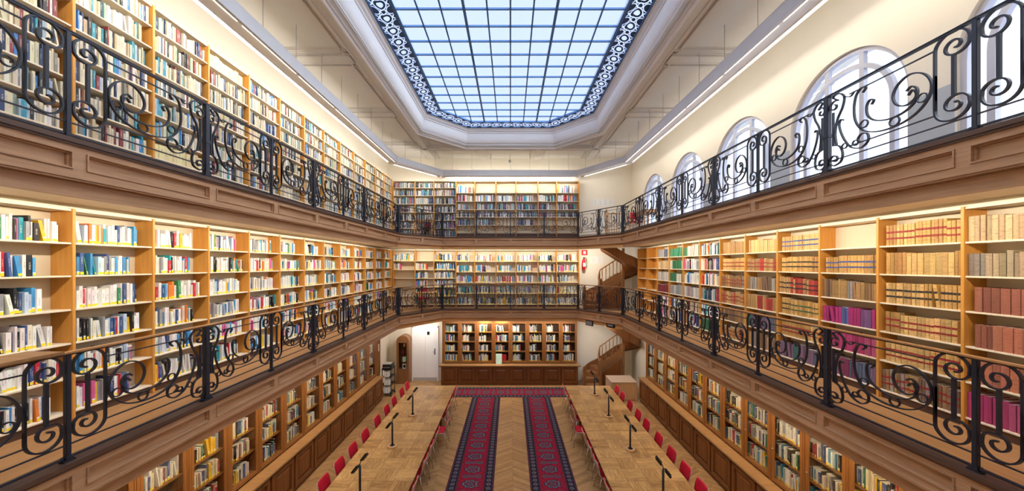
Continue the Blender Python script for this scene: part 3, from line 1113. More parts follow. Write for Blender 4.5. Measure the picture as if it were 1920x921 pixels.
# back wall bookcases on both galleries
BX = [-5.52, -4.49, -3.6, -2.56, -1.68, -0.68, 0.26, 1.30, 2.18, 3.235]
for z, nm in ((Z2, 'lower'), (Z3, 'upper')):
    for k in range(9):
        w = BX[k + 1] - BX[k]
        if nm == 'lower':
            lv = [0.09, 0.50, 0.92, 1.33, 1.73, 2.15, 2.66] if k < 3 else [0.09, 0.62, 1.13, 1.63, 2.13, 2.66]
        else:
            lv = [0.06, 0.45, 0.83, 1.21, 1.60, 1.99, 2.36, 2.68] if k < 3 else [0.22, 0.60, 0.98, 1.33, 1.72, 2.12, 2.68]
        loc = (BX[k], YS, z)
        bookcase(loc, 0, w, lv, DEP, 'honey bookcase bay on the back wall of %s gallery, %s from the stairless corner' % (nm, nth(k)), k == 8, '%s gallery back wall bays' % nm)
        mt = rot(loc, 0)
        n = len(lv) - 1
        for s in range(n):
            clear = lv[s + 1] - lv[s] - PLANK
            ph = ('%s shelf down' % nth(n - 1 - s), '%s back wall bay' % nth(k), '%s gallery' % nm)
            full, st = rnd.uniform(0.75, 0.98), 'modern'
            if nm == 'lower':
                if k == 0: full = (0.0, 0.0, 0.0, 0.0, 0.3, 0.95)[s]
                if k == 1 and s == n - 1: full = 0
                if k == 1 and s < n - 1: full = 0.65
                if s < 2: st = 'dusk' if rnd.random() < 0.5 else 'ground'
            else:
                st = 'dusk' if s < 4 or k < 3 else 'modern'
                if k < 3: full = 0.97
                if k in (4, 5, 6, 7) and s == n - 1: full = 0
                if k in (5, 6, 7, 8) and s in (0, 1) and rnd.random() < 0.7: full = 0
                if s == 0 and k >= 3: full = 0
            if full > 0.05:
                fill_row(mt, 0.022, 0.02 + (w - 0.04) * full, lv[s] + PLANK, min(clear, 0.42), st, ph, setback=(0.03, 0.08), hs=(0.58, 0.84), label=nm == 'lower', thick=(0.016, 0.05))

# window side of the lower gallery: the bound volumes
N_RIGHT = 13
Y_RIGHT0 = 4.17 - 2 * BW
RV = {  # bay from the photo edge: rows from the top
    0: ['sand', 'olive', 'russet', 'russet', 'russet', 'magenta'],
    1: ['sand', 'olive', 'russet', 'russet', 'russet', 'magenta'],
    2: ['tan:red', 'tan:', 'tan:red,dark', 'tan:red', 'tan:red', 'brown:red'],
    3: ['', 'tan:blue,green', 'brown:', 'jewel', 'magenta', 'plum'],
    4: ['tan:blue', 'tan:dark', 'redtan:dark', 'tan:green,dark', 'tan:red', 'plum'],
    5: ['tan:', 'redtan:red', 'brown:', 'redtan:', 'plum', 'brown:'],
    6: ['tan:', 'tan:red', 'brown:red', 'redtan:red', 'brown:', 'redtan:red'],
    7: ['#modern', '#modern', '#modern', '#dusk', '#modern', 'greens'],
    8: ['greens', '#modern', '#modern', 'greyrow', '#old', '#modern'],
    9: ['greens', 'greens', 'greens', 'greyrow', '#modern', '#modern'],
    10: ['greyrow', 'sand', 'greyrow', 'wine', '#modern', '#modern'],
    11: ['', '', '', '', '', ''],
    12: ['', '', '', '', '', ''],
}
for k in range(N_RIGHT):
    y1 = Y_RIGHT0 + BW * (k + 1)
    loc = (XS, y1, Z2)
    emp = k >= 11
    bookcase(loc, -PI / 2, BW, LV2, DEP, 'honey bookcase bay of lower gallery below the windows, %s from the photo edge%s' % (along(k), ', empty' if emp else ''), k == 0, 'lower gallery bays below the windows', backmat='honey' if emp else 'backboard')
    mt = rot(loc, -PI / 2)
    for s in range(6):
        row = RV[k][5 - s]
        if not row: continue
        clear = LV2[s + 1] - LV2[s] - PLANK
        ph = ('%s shelf down' % nth(5 - s), '%s bay' % along(k), 'lower gallery below windows')
        if row[0] == '#':
            fill_row(mt, 0.022, BW - 0.02 - rnd.uniform(0.02, 0.25), LV2[s] + PLANK, clear, row[1:], ph, setback=(0.03, 0.07), hs=(0.6, 0.85), label=False)
        else:
            st, _, b = row.partition(':')
            th = (0.032, 0.06) if st not in ('russet',) else (0.045, 0.07)
            fill_row(mt, 0.024 + (0.06 if st in ('tan', 'russet') else 0), BW - 0.022, LV2[s] + PLANK, clear, st, ph, kind='volume', setback=(0.035, 0.045), hs=(0.66, 0.80), thick=th, lean_p=0.015,
                     band=b.split(',') if b else None, label=False)

# ------------------------------------------------------------------ ground-floor glazed bookcases
def panel_door(w, h):
    """a framed cupboard door with a raised field, in x 0..w, z 0..h, its face at y 0 (towards -y)"""
    f = 0.085
    mb = MB().box(0, w, 0.012, 0.03, 0, h)
    mb.box(0, w, -0.022, 0.012, 0, f).box(0, w, -0.022, 0.012, h - f, h).box(0, f, -0.022, 0.012, f, h - f).box(w - f, w, -0.022, 0.012, f, h - f)
    for a, b, y0 in ((f, f + 0.02, -0.010), (f + 0.02, f + 0.028, 0.006)):   # the bead round the field
        mb.box(a, w - a, y0, 0.012, a, b).box(a, w - a, y0, 0.012, h - b, h - a).box(a, b, y0, 0.012, b, h - b).box(w - b, w - a, y0, 0.012, b, h - b)
    c, b = f + 0.045, f + 0.085
    mb.hexa([(c, 0.011, c), (w - c, 0.011, c), (w - c, 0.011, h - c), (c, 0.011, h - c)],
            [(b, -0.012, b), (w - b, -0.012, b), (w - b, -0.012, h - b), (b, -0.012, h - b)])
    return mb


CZ = 0.95                                        # counter height


def glazed_bookcase(loc, rz, w, base_d, label, group, levels, top, zc, last, lit):
    """base cupboard (front at y -base_d), glazed upper case with its front at y 0"""
    r = thing('glazed_bookcase', label, 'bookcase', loc, rz, group)
    d = 0.30
    key = (round(w, 3), base_d, top, zc)

    def carcass():
        mb = MB().box(0.002, w - 0.002, -base_d + 0.03, d, 0.0, 0.09)
        mb.box(0.002, w - 0.002, -base_d + 0.02, d, 0.09, zc - 0.05)
        mb.box(0.002, w - 0.002, d - 0.02, d, zc, top).box(0.002, 0.03, 0.02, d - 0.02, zc, top).box(w - 0.03, w - 0.002, 0.02, d - 0.02, zc, top)
        mb.box(0.002, w - 0.002, 0.02, d, top - 0.03, top)
        return mb.mesh('carcass', 'cabinet')
    link('carcass', cached(('carc',) + key, carcass), r)
    link('lining', cached(('lin',) + key, lambda: MB().box(0.032, w - 0.032, d - 0.025, d - 0.0205, zc, top - 0.031).mesh('lining', 'lining')), r)

    def stile():
        s = 0.085
        mb = MB().box(0.001, s, -0.005, 0.02, zc, top)
        mb.box(s - 0.055, s - 0.03, -0.016, -0.005, zc, top).box(0.001, 0.02, -0.016, -0.005, zc, top)
        return mb.mesh('stile', 'cabtrim')
    sm = cached(('stile',) + key, stile)
    link('stile', sm, r)
    if last:
        o = link('stile', sm, r); o.location = (w, 0, 0); o.scale = (-1, 1, 1)
    if lit is not None:
        pass
    ht = top - 0.14 - zc - 0.03
    dw = w - 0.085

    def frame():
        mb = MB()
        a, b, z0, z1, f = 0.088, w - 0.004, zc + 0.02, top - 0.14, 0.05
        mb.box(a, b, -0.008, 0.018, z0, z0 + f + 0.03).box(a, b, -0.008, 0.018, z1 - f, z1).box(a, a + f, -0.008, 0.018, z0 + f + 0.03, z1 - f).box(b - f, b, -0.008, 0.018, z0 + f + 0.03, z1 - f)
        return mb.mesh('glazed_door', 'cabtrim', bevel=0.004)
    gd = link('glazed_door', cached(('gd',) + key, frame), r)
    link('glass_pane', cached(('gp',) + key, lambda: box(0.138, w - 0.054, 0.004, 0.008, zc + 0.1, top - 0.19).mesh('glass_pane', 'glass')), gd)
    link('door_knob', cached(('kn',), lambda: MB().tube([(0.112, -0.008, 1.7), (0.112, -0.03, 1.7)], [0.006, 0.012], 8).mesh('door_knob', 'greymetal', True)), gd)
    link('frieze', cached(('fz',) + key, lambda: MB().box(0.002, w - 0.002, -0.004, 0.03, top - 0.138, top).box(0.0, w, -0.02, 0.0, top - 0.05, top).mesh('frieze', 'cabtrim')), r)
    for z in levels:
        link('shelf', cached(('gsh',) + key, lambda: box(0.031, w - 0.031, 0.035, d - 0.021, 0, 0.022).mesh('shelf', 'cabtrim')), r).location = (0, 0, z)
    dm = cached(('cd',) + key, lambda: panel_door(w - 0.06, zc - 0.2).mesh('cupboard_door', 'cabinet', bevel=0.003))
    link('cupboard_door', dm, r).location = (0.03, -base_d, 0.11)
    return r


GT = 3.06                                        # top of the upper cases
GW, GD = 0.82, 0.27
XG = 5.52
GLV = [1.06, 1.53, 2.00, 2.47]
for side, n, y0, gw in ((-1, 12, 4.18, 0.82), (1, 12, 3.975, 0.825)):
    nm = 'opposite the windows' if side < 0 else 'below the windows'
    for k in range(n):
        y = y0 + gw * k
        loc = (-XG, y, 0) if side < 0 else (XG, y + gw, 0)
        rz = PI / 2 if side < 0 else -PI / 2
        glazed_bookcase(loc, rz, gw, GD, 'ground floor glazed oak bookcase %s, %s from the photo edge' % (nm, along(k)), 'ground floor bookcases %s' % nm, GLV, GT, CZ + 0.04, k == (n - 1 if side < 0 else 0), None)
        mt = rot(loc, rz)
        for s in range(4):
            ph = ('%s shelf down' % nth(3 - s), '%s glazed bookcase' % along(k), 'ground floor %s' % nm.replace('the ', ''))
            clear = 0.40
            st = 'ground'
            fill_row(mt, 0.04, 0.04 + (gw - 0.08) * rnd.uniform(0.8, 1.0), GLV[s] + 0.022, clear, st, ph, setback=(0.06, 0.10), hs=(0.55, 0.85), thick=(0.014, 0.045))
    ya, yb = y0, y0 + gw * n
    s = side
    mb = MB().box(s * (XG - 0.0), s * (XG - GD - 0.05), ya, yb + 0.03, CZ - 0.01, CZ + 0.035)
    mb.box(s * (XG - 0.0), s * (XG - GD - 0.03), ya, yb + 0.015, CZ - 0.03, CZ - 0.01)
    tag(mb.obj('counter_top', 'counter', bevel=0.004), 'long oak ledge on the base cupboards %s' % nm, 'counter')
    if side < 0:
        r = thing('end_cupboard', 'narrow oak cupboard closing the row of glazed bookcases beside the white wall', 'cabinet', (-XG, yb, 0), PI / 2)
        MB().box(0.01, 0.42, 0.0, 0.3, 0, GT).box(0.01, 0.08, -0.02, 0, CZ + 0.05, GT).box(0.35, 0.42, -0.02, 0, CZ + 0.05, GT).obj('carcass', 'cabtrim', r)
        o = panel_door(0.26, GT - CZ - 0.3).obj('cupboard_door', 'cabtrim', r); o.location = (0.085, -0.002, CZ + 0.1)
        box(0.17, 0.25, -0.035, -0.019, 1.95, 2.25).obj('notice', 'paper', r)

# back wall row of eight
BGX0, BGW = -3.2, 0.79
BLV = [1.00, 1.45, 1.91, 2.36]
for k in range(8):
    loc = (BGX0 + BGW * k, YS - 0.02, 0)
    glazed_bookcase(loc, 0, BGW, 0.3, 'ground floor glazed oak bookcase against the back wall, %s counting from the white doors' % nth(k), 'ground floor back wall bookcases', BLV, 2.98, 0.93, k == 7, None)
    mt = rot(loc, 0)
    for s in range(4):
        ph = ('%s shelf down' % nth(3 - s), '%s back wall bookcase' % nth(k), 'ground floor')
        f = rnd.uniform(0.6, 0.95)
        if k == 3 and s == 0: continue
        fill_row(mt, 0.06, 0.06 + (BGW - 0.10) * f, BLV[s] + 0.022, 0.38, 'ground', ph, setback=(0.06, 0.09), hs=(0.6, 0.88), thick=(0.018, 0.05))
mb = MB().box(BGX0 - 0.1, BGX0 + 8 * BGW + 0.12, YS - 0.40, YS - 0.03, 0.88, 0.925)
mb.box(BGX0 - 0.06, BGX0 + 8 * BGW + 0.08, YS - 0.37, YS - 0.03, 0.855, 0.88)
tag(mb.obj('counter_top', 'counter', bevel=0.004), 'long oak ledge under the back wall bookcases', 'counter')

# ------------------------------------------------------------------ put the books on the shelves
def book_part_meshes():
    U = {}
    spine_uv = [(0, 0), (1, 0), (1, 1), (0, 1)]
    mb = MB()                                    # flat-backed cover: spine and two boards
    mb.add([(0, 0, 0), (1, 0, 0), (1, 0, 1), (0, 0, 1)], [(0, 1, 2, 3)], [spine_uv])
    mb.add([(0, 0, 0), (0, 1, 0), (0, 1, 1), (0, 0, 1)], [(0, 1, 2, 3)])
    mb.add([(1, 0, 0), (1, 1, 0), (1, 1, 1), (1, 0, 1)], [(0, 1, 2, 3)])
    for a, b in ((0, 0.09), (0.91, 1)):
        mb.add([(a, 0, 1), (b, 0, 1), (b, 1, 1), (a, 1, 1)], [(0, 1, 2, 3)])
        mb.add([(a, 0, 0), (b, 0, 0), (b, 1, 0), (a, 1, 0)], [(0, 1, 2, 3)])
        mb.add([(a, 1, 0), (b, 1, 0), (b, 1, 1), (a, 1, 1)], [(0, 1, 2, 3)])
    for xx in (0.09, 0.91):
        mb.add([(xx, 0.03, 0), (xx, 1, 0), (xx, 1, 1), (xx, 0.03, 1)], [(0, 1, 2, 3)])
    for zz in (0, 1):
        mb.add([(0.09, 0, zz), (0.91, 0, zz), (0.91, 0.03, zz), (0.09, 0.03, zz)], [(0, 1, 2, 3)])
    mb.add([(0.09, 0.03, 0), (0.91, 0.03, 0), (0.91, 0.03, 1), (0.09, 0.03, 1)], [(0, 1, 2, 3)])
    U['flat'] = mb.mesh('book', 'bookobj')

    def rounded(ribs):
        mb = MB()
        zs = [0, 1]
        if ribs:
            zs = [0, 0.14, 0.15, 0.17, 0.18, 0.39, 0.40, 0.42, 0.43, 0.58, 0.59, 0.61, 0.62, 0.82, 0.83, 0.85, 0.86, 1]
        n = 6
        for i in range(n):
            for z0, z1 in zip(zs, zs[1:]):
                q = []
                for j, z in ((i, z0), (i + 1, z0), (i + 1, z1), (i, z1)):
                    x = j / n
                    rib = ribs and any(abs(z - c) < 0.0105 for c in (0.16, 0.41, 0.60, 0.84))
                    y = -0.05 * math.sin(PI * x) - (0.012 if rib and 0 < j < n else 0)
                    q.append((x, y, z))
                mb.add(q, [(0, 1, 2, 3)], [[(i / n, z0), ((i + 1) / n, z0), ((i + 1) / n, z1), (i / n, z1)]])
        mb.add([(0, 0, 0), (0, 1, 0), (0, 1, 1), (0, 0, 1)], [(0, 1, 2, 3)])
        mb.add([(1, 0, 0), (1, 1, 0), (1, 1, 1), (1, 0, 1)], [(0, 1, 2, 3)])
        for a, b in ((0, 0.07), (0.93, 1)):
            for zz in (0, 1):
                mb.add([(a, 0, zz), (b, 0, zz), (b, 1, zz), (a, 1, zz)], [(0, 1, 2, 3)])
            mb.add([(a, 1, 0), (b, 1, 0), (b, 1, 1), (a, 1, 1)], [(0, 1, 2, 3)])
        arc = [(j / n, -0.05 * math.sin(PI * j / n)) for j in range(n + 1)]
        for zz in (0, 1):
            mb.add([(x, y, zz) for x, y in arc] + [(1, 0.02, zz), (0, 0.02, zz)], [tuple(range(n + 3))])
        for xx in (0.07, 0.93):
            mb.add([(xx, 0.02, 0), (xx, 1, 0), (xx, 1, 1), (xx, 0.02, 1)], [(0, 1, 2, 3)])
        return mb.mesh('book', 'volobj', smooth=False)
    U['round'] = rounded(False)
    U['ribbed'] = rounded(True)
    U['pages'] = box(0.09, 0.91, 0.03, 0.97, 0.008, 0.985).mesh('page_block', 'pages')
    U['label'] = box(0.06, 0.94, -0.012, 0.004, 0, 1).mesh('spine_label', 'labelobj')
    mb = MB()
    n = 6
    pts = [(j / n, -0.05 * math.sin(PI * j / n) - 0.014) for j in range(n + 1)] + [(1, 0.0), (0, 0.0)]
    mb.prism(pts, 0, 1)
    U['roundlabel'] = mb.mesh('spine_label', 'labelobj')
    return U


BU = book_part_meshes()


def view_area(b):
    """how large a book shows in the photograph, 0 where it is outside the frame or hidden"""
    kind, mt, x, y, z, t, w, h, lean, col, bands, ph = b
    p = mt @ Vector((x + t / 2, y, z + h / 2))
    if p.y < 0.5: return 0
    px, py = VPX + F_PX * p.x / p.y, VPY - F_PX * (p.z - HC) / p.y
    if not (-4 < px < 1924 and 4 < py < 925): return 0
    if py > 917: return 0
    n = mt.to_3x3() @ Vector((0, -1, 0))
    sx = mt.to_3x3() @ Vector((1, 0, 0))
    v = Vector((0, 0, HC)) - p
    d = v.length
    v /= d
    if p.z > Z3 and abs(p.x) > XR:               # behind the edge of the upper gallery
        f = XR / abs(p.x)
        if HC + (p.z - HC) * f < Z3 + 0.02: return 0
    if p.z < 3.2 and abs(p.x) > XR:
        f = XR / abs(p.x)
        if HC + (p.z - HC) * f > Z2 - 0.6: return 0
    return t * h * max(0, n.dot(v)) / d ** 2 * (F_PX ** 2)


def placed(b):
    kind, mt, x, y, z, t, w, h, lean, col, bands, ph = b
    return mt @ Matrix.Translation((x, y, z)) @ Matrix.Rotation(lean, 4, 'Y')


for kind, name in (('book', 'book'), ('volume', 'bound_volume')):
    every = [b for b in BOOKS if b[0] == kind]
    order = sorted(range(len(every)), key=lambda i: -view_area(every[i]))
    chosen = [i for i in order[:300] if view_area(every[i]) > 0]
    single = set(chosen)
    for i in sorted(single):
        b = every[i]
        _, mt, x, y, z, t, w, h, lean, col, bands, (cn, num, ph) = b
        full = placed(b)
        me = BU['ribbed' if kind == 'volume' and 'leather' in cn else 'round' if kind == 'volume' else 'flat']
        o = link(name, me)
        o.location = full.to_translation()
        o.rotation_euler = full.to_euler()
        o.scale = (t, w, h)
        o.color = (*col, 1)
        end = 'far' if ph[2].endswith('below windows') else 'near'
        tag(o, '%s %s, %s from %s end, %s, %s, %s' % (cn, 'book' if kind == 'book' else 'volume', nth(num), end, ph[0], ph[1], ph[2]), 'book',
            ('books of the %s' if kind == 'book' else 'bound volumes of the %s') % ph[2])
        link('page_block', BU['pages'], o)
        for z0, z1, bc in bands:
            lb = link('spine_label', BU['roundlabel' if kind == 'volume' else 'label'], o)
            lb.location, lb.scale, lb.color = (0, 0, z0), (1, 1, z1 - z0), (*bc, 1)
            nmn = 'yellow' if bc == YEL else 'red' if bc == RED_B else 'black' if bc == DARK_B else 'blue' if bc == BLUE_B else 'green' if bc == GREEN_B else 'white'
            lb['label'] = '%s spine label' % nmn
    # all the others: one object
    vs, fs, cols, uvs = [], [], [], []
    for i, b in enumerate(every):
        if i in single: continue
        _, mt, x, y, z, t, w, h, lean, col, bands, _p = b
        m4 = placed(b)
        q = [m4 @ Vector(p) for p in ((0, 0, 0), (t, 0, 0), (t, w, 0), (0, w, 0), (0, 0, h), (t, 0, h), (t, w, h), (0, w, h))]
        n = len(vs)
        vs += [tuple(p) for p in q]
        pg = (0.78, 0.73, 0.62)
        for f, c, uv in (((0, 1, 5, 4), col, ((0, 0), (1, 0), (1, 1), (0, 1))), ((1, 2, 6, 5), col, None), ((2, 3, 7, 6), pg, None), ((3, 0, 4, 7), col, None), ((4, 5, 6, 7), pg, None), ((3, 2, 1, 0), col, None)):
            fs.append(tuple(n + j for j in f))
            cols += [(*c, 1)] * 4
            uvs += list(uv) if uv else [(-1, -1)] * 4
        for z0, z1, bc in bands:
            e = -0.0012
            q = [m4 @ Vector(p) for p in ((0.001, e, h * z0), (t - 0.001, e, h * z0), (t - 0.001, e, h * z1), (0.001, e, h * z1), (0.001, 0.001, h * z0), (t - 0.001, 0.001, h * z0), (t - 0.001, 0.001, h * z1), (0.001, 0.001, h * z1))]
            n = len(vs)
            vs += [tuple(p) for p in q]
            for f in ((0, 1, 2, 3), (3, 2, 6, 7), (1, 0, 4, 5)):
                fs.append(tuple(n + j for j in f))
                cols += [(*bc, 1)] * 4
                uvs += [(-1, -1)] * 4
    me = bpy.data.meshes.new(name + 's')
    me.from_pydata(vs, [], fs)
    at = me.color_attributes.new('Col', 'FLOAT_COLOR', 'CORNER')
    at.data.foreach_set('color', np.array(cols, dtype=np.float32).ravel())
    ul = me.uv_layers.new(name='UVMap')
    ul.data.foreach_set('uv', np.array(uvs, dtype=np.float32).ravel())
    me.materials.append(MT['bookall' if kind == 'book' else 'volall'])
    o = link(name + 's', me)
    o['kind'] = 'stuff'
    tag(o, 'the many %s standing further back on the shelves' % ('books' if kind == 'book' else 'old bound volumes'), 'books')
    print('BOOKS', kind, len(every), len(single))

# ------------------------------------------------------------------ carpets
def runner(x0, x1, y0, y1, along_x, label):
    mb = MB()
    h = 0.012
    w = (y1 - y0) if along_x else (x1 - x0)
    l = (x1 - x0) if along_x else (y1 - y0)
    mb.box(x0, x1, y0, y1, 0.001, h - 0.001)
    if along_x: uv = [(0, 0), (0, l), (1, l), (1, 0)]
    else: uv = [(0, 0), (1, 0), (1, l), (0, l)]
    mb.add([(x0, y0, h), (x1, y0, h), (x1, y1, h), (x0, y1, h)], [(0, 1, 2, 3)], [uv])
    return tag(mb.obj('carpet_runner', 'carpet'), label, 'carpet', 'red patterned runners')


runner(-1.60, -0.42, 1.5, 14.28, False, 'red patterned carpet runner on the aisle floor beside the table opposite the windows')
runner(0.50, 1.66, 1.5, 14.28, False, 'red patterned carpet runner on the aisle floor beside the table below the windows')
runner(-2.6, 2.62, 14.30, 15.45, True, 'red patterned carpet lying crosswise before the back wall cupboards')

# ------------------------------------------------------------------ tables, lamps, chairs
TX0, TX1, TZ = 2.17, 3.94, 0.75


def table(side, y0, y1, label):
    r = thing('reading_table', label, 'table', ((TX0 + TX1) / 2 * side, (y0 + y1) / 2, 0), 0, 'long parquet reading tables')
    hx, hy = (TX1 - TX0) / 2, (y1 - y0) / 2 - 0.004
    box(-hx, hx, -hy, hy, TZ - 0.035, TZ).obj('table_top', 'parquet', r, bevel=0.005)
    mb = MB().box(-hx + 0.06, hx - 0.06, -hy + 0.08, -hy + 0.11, TZ - 0.13, TZ - 0.035).box(-hx + 0.06, hx - 0.06, hy - 0.11, hy - 0.08, TZ - 0.13, TZ - 0.035)
    mb.box(-hx + 0.06, -hx + 0.09, -hy + 0.11, hy - 0.11, TZ - 0.13, TZ - 0.035).box(hx - 0.09, hx - 0.06, -hy + 0.11, hy - 0.11, TZ - 0.13, TZ - 0.035)
    mb.obj('apron', 'cabinet', r)
    for sx in (-1, 1):
        for sy in (-1, 0, 1):
            o = box(-0.035, 0.035, -0.035, 0.035, 0, TZ - 0.036).obj('leg', 'cabinet', r, bevel=0.005)
            o.location = (sx * (hx - 0.22), sy * (hy - 0.16), 0)
    return r


for side, nm in ((-1, 'opposite the windows'), (1, 'below the windows')):
    table(side, 9.88, 13.58, 'long parquet-topped reading table %s, its end towards the back wall' % nm)
    table(side, 6.18, 9.88, 'long parquet-topped reading table %s, cut by the lower photo edge' % nm)


def lamp_meshes():
    L = {}
    L['disc'] = MB().lathe([(0.125, 0), (0.132, 0.008), (0.132, 0.03), (0.122, 0.038)], 28).mesh('base', 'lightwood', bevel=0)
    L['foot'] = MB().lathe([(0.062, 0.038), (0.062, 0.046), (0.03, 0.055)], 20).mesh('foot', 'black')
    L['pole'] = MB().tube([(0, 0, 0.04), (0, 0, 0.63)], 0.024, 12).mesh('pole', 'iron', True)
    L['arm_up'] = MB().tube(bez3([(0, 0, 0.60), (0.0, 0.0, 0.68), (0.02, 0.0, 0.73), (0.05, 0, 0.765)]), 0.009, 8).mesh('arm', 'iron', True)
    L['arm_dn'] = MB().tube(bez3([(0, 0, 0.60), (-0.012, 0.0, 0.65), (-0.04, 0.0, 0.645), (-0.06, 0, 0.61)]), 0.009, 8).mesh('arm', 'iron', True)
    L['head'] = box(-0.09, 0.09, -0.045, 0.045, -0.02, 0.02).mesh('lamp_head', 'black', bevel=0.006)
    return L


def bez3(p, n=6):
    P = [p[0]] + list(p) + [p[-1]]
    out = []
    for i in range(1, len(P) - 2):
        a, b, c, d = [Vector(q) for q in P[i - 1:i + 3]]
        for k in range(n):
            t = k / n
            out.append(0.5 * (2 * b + (c - a) * t + (2 * a - 5 * b + 4 * c - d) * t * t + (3 * b - a - 3 * c + d) * t ** 3))
    out.append(Vector(p[-1]))
    return out


LM = lamp_meshes()


def lamp(x, y, side, label):
    r = thing('desk_lamp', label, 'lamp', (x, y, TZ), 0 if side < 0 else PI, 'two-headed table lamps')
    for k in ('disc', 'foot', 'pole', 'arm_up', 'arm_dn'):
        link(LM[k].name.split('.')[0], LM[k], r)
    a = link('lamp_head', LM['head'], r); a.location = (0.09, 0, 0.815); a.rotation_euler = (math.radians(-25), math.radians(-52), 0)
    b = link('lamp_head', LM['head'], r); b.location = (-0.10, 0, 0.555); b.rotation_euler = (math.radians(-25), math.radians(-52), 0)
    return r


for side, ys, nm in ((-1, (7.08, 9.02, 10.9), 'opposite the windows'), (1, (6.95, 8.86, 10.8, 12.62), 'below the windows')):
    for i, y in enumerate(ys):
        lamp(side * (3.11 if side > 0 else 3.12), y, side, 'black two-headed lamp on the table %s, %s counting back from the photo edge' % (nm, nth(i)))


def chair_meshes():
    """a shell chair, its seat facing +x, back at the origin; red pads in a pale shell on chrome legs"""
    K = {}

    def sheet(rows, off, th):
        """rows: (x, z, half width) from the seat front to the top of the back; returns a curved plate"""
        mb = MB()
        n, m_ = len(rows), 6
        g = []
        for s in (0, 1):
            for i, (x, z, hw) in enumerate(rows):
                a = rows[max(i - 1, 0)]; b = rows[min(i + 1, n - 1)]
                tx, tz = b[0] - a[0], b[1] - a[1]
                l = math.hypot(tx, tz)
                nx, nz = tz / l, -tx / l             # towards the sitter
                k = off + (th if s else 0)
                for j in range(m_ + 1):
                    f = j / m_ * 2 - 1
                    cup = 0.02 * f * f
                    g.append((x + nx * (k + cup), f * hw, z + nz * (k + cup)))
        q = m_ + 1
        fs = []
        for i in range(n - 1):
            for j in range(m_):
                a = i * q + j
                fs.append((a, a + 1, a + q + 1, a + q))
                b = n * q + a
                fs.append((b, b + q, b + q + 1, b + 1))
        bd = [(0, j) for j in range(q)] + [(i, m_) for i in range(1, n)] + [(n - 1, j) for j in range(m_ - 1, -1, -1)] + [(i, 0) for i in range(n - 2, 0, -1)]
        for (i, j), (i2, j2) in zip(bd, bd[1:] + bd[:1]):
            a, b = i * q + j, i2 * q + j2
            fs.append((a, b, n * q + b, n * q + a))
        mb.add(g, fs)
        return mb

    rows = [(0.44, 0.445, 0.20), (0.38, 0.455, 0.215), (0.25, 0.45, 0.22), (0.12, 0.445, 0.21), (0.075, 0.47, 0.20), (0.055, 0.52, 0.20), (0.035, 0.60, 0.215), (0.012, 0.70, 0.225), (-0.015, 0.79, 0.215), (-0.026, 0.83, 0.19)]
    rows = [(x, z, w) for x, z, w in rows]
    flip = [(x, z, w) for x, z, w in rows]
    K['shell'] = sheet(flip, 0, -0.012).mesh('shell', 'shell', True)
    K['edge'] = sheet([(x, z, w * 1.0 + 0.004) for x, z, w in flip], -0.001, -0.0035).mesh('edge', 'edge', True)
    K['seat'] = sheet([(x, z, w - 0.016) for x, z, w in flip[0:4]], 0.001, 0.022).mesh('seat', 'red', True)
    K['back'] = sheet([(x, z, w - 0.012) for x, z, w in flip[5:10]], 0.001, 0.018).mesh('backrest', 'red', True)
    for nm, sx in (('front', 0.36), ('rear', 0.10)):
        K['leg_' + nm] = MB().tube([(sx, 0.17, 0.435), (sx + (0.05 if nm == 'front' else -0.09), 0.215, 0.0)], 0.011, 8).mesh('leg', 'chrome', True)
    K['under'] = MB().tube([(0.36, -0.17, 0.43), (0.36, 0.17, 0.43)], 0.010, 6).tube([(0.10, -0.17, 0.43), (0.10, 0.17, 0.43)], 0.010, 6).mesh('under_frame', 'chrome', True)
    return K


KM = chair_meshes()


def chair(x, y, rz, label, group):
    r = thing('reading_chair', label, 'chair', (x, y, 0), rz, group)
    for k in ('shell', 'edge', 'seat', 'back', 'under'):
        link(KM[k].name.split('.')[0], KM[k], r)
    for k in ('leg_front', 'leg_rear'):
        link('leg', KM[k], r)
        link('leg', KM[k], r).scale = (1, -1, 1)
    return r


OUT_L = [7.58, 8.27, 8.97, 9.73, 10.61, 11.42, 12.14, 13.0, 13.68]
OUT_R = [7.4, 8.07, 8.76, 9.51, 10.37, 11.04, 11.8, 12.6, 13.23]
IN_L = [7.47, 8.39, 9.06, 9.8, 10.5, 11.54, 12.05, 13.2]
IN_R = [7.38, 8.33, 9.0, 9.72, 10.55, 11.34, 12.56, 13.4]
for side, outs, ins, nm in ((-1, OUT_L, IN_L, 'opposite the windows'), (1, OUT_R, IN_R, 'below the windows')):
    for i, y in enumerate(outs):
        chair(side * 4.17, y, 0 if side < 0 else PI, 'red chair on cupboard side of table %s, %s from photo edge' % (nm, nth(i)), 'red chairs on the cupboard sides')
    for i, y in enumerate(ins):
        pulled = abs(y - 10.5) < 0.1
        chair(side * (1.90 if pulled else 2.08), y, PI if side < 0 else 0, 'red chair on aisle side of table %s, %s from photo edge%s' % (nm, nth(i), ', pulled out' if pulled else ''), 'red chairs along the aisle')

# ------------------------------------------------------------------ the winding stairs
ARCS = [('v', 0, 0, 180), ('a', 0, 180, 90), ('s', 0, 1, 90), ('a', 1, 90, -90), ('s', 1, 0, -90), ('a', 0, -90, -155)]
LENS = [0.36 if q[0] == 'v' else abs(q[2] - q[3]) / 180 * PI * ST_MID if q[0] == 'a' else ST_B[0] - ST_A[0] for q in ARCS]


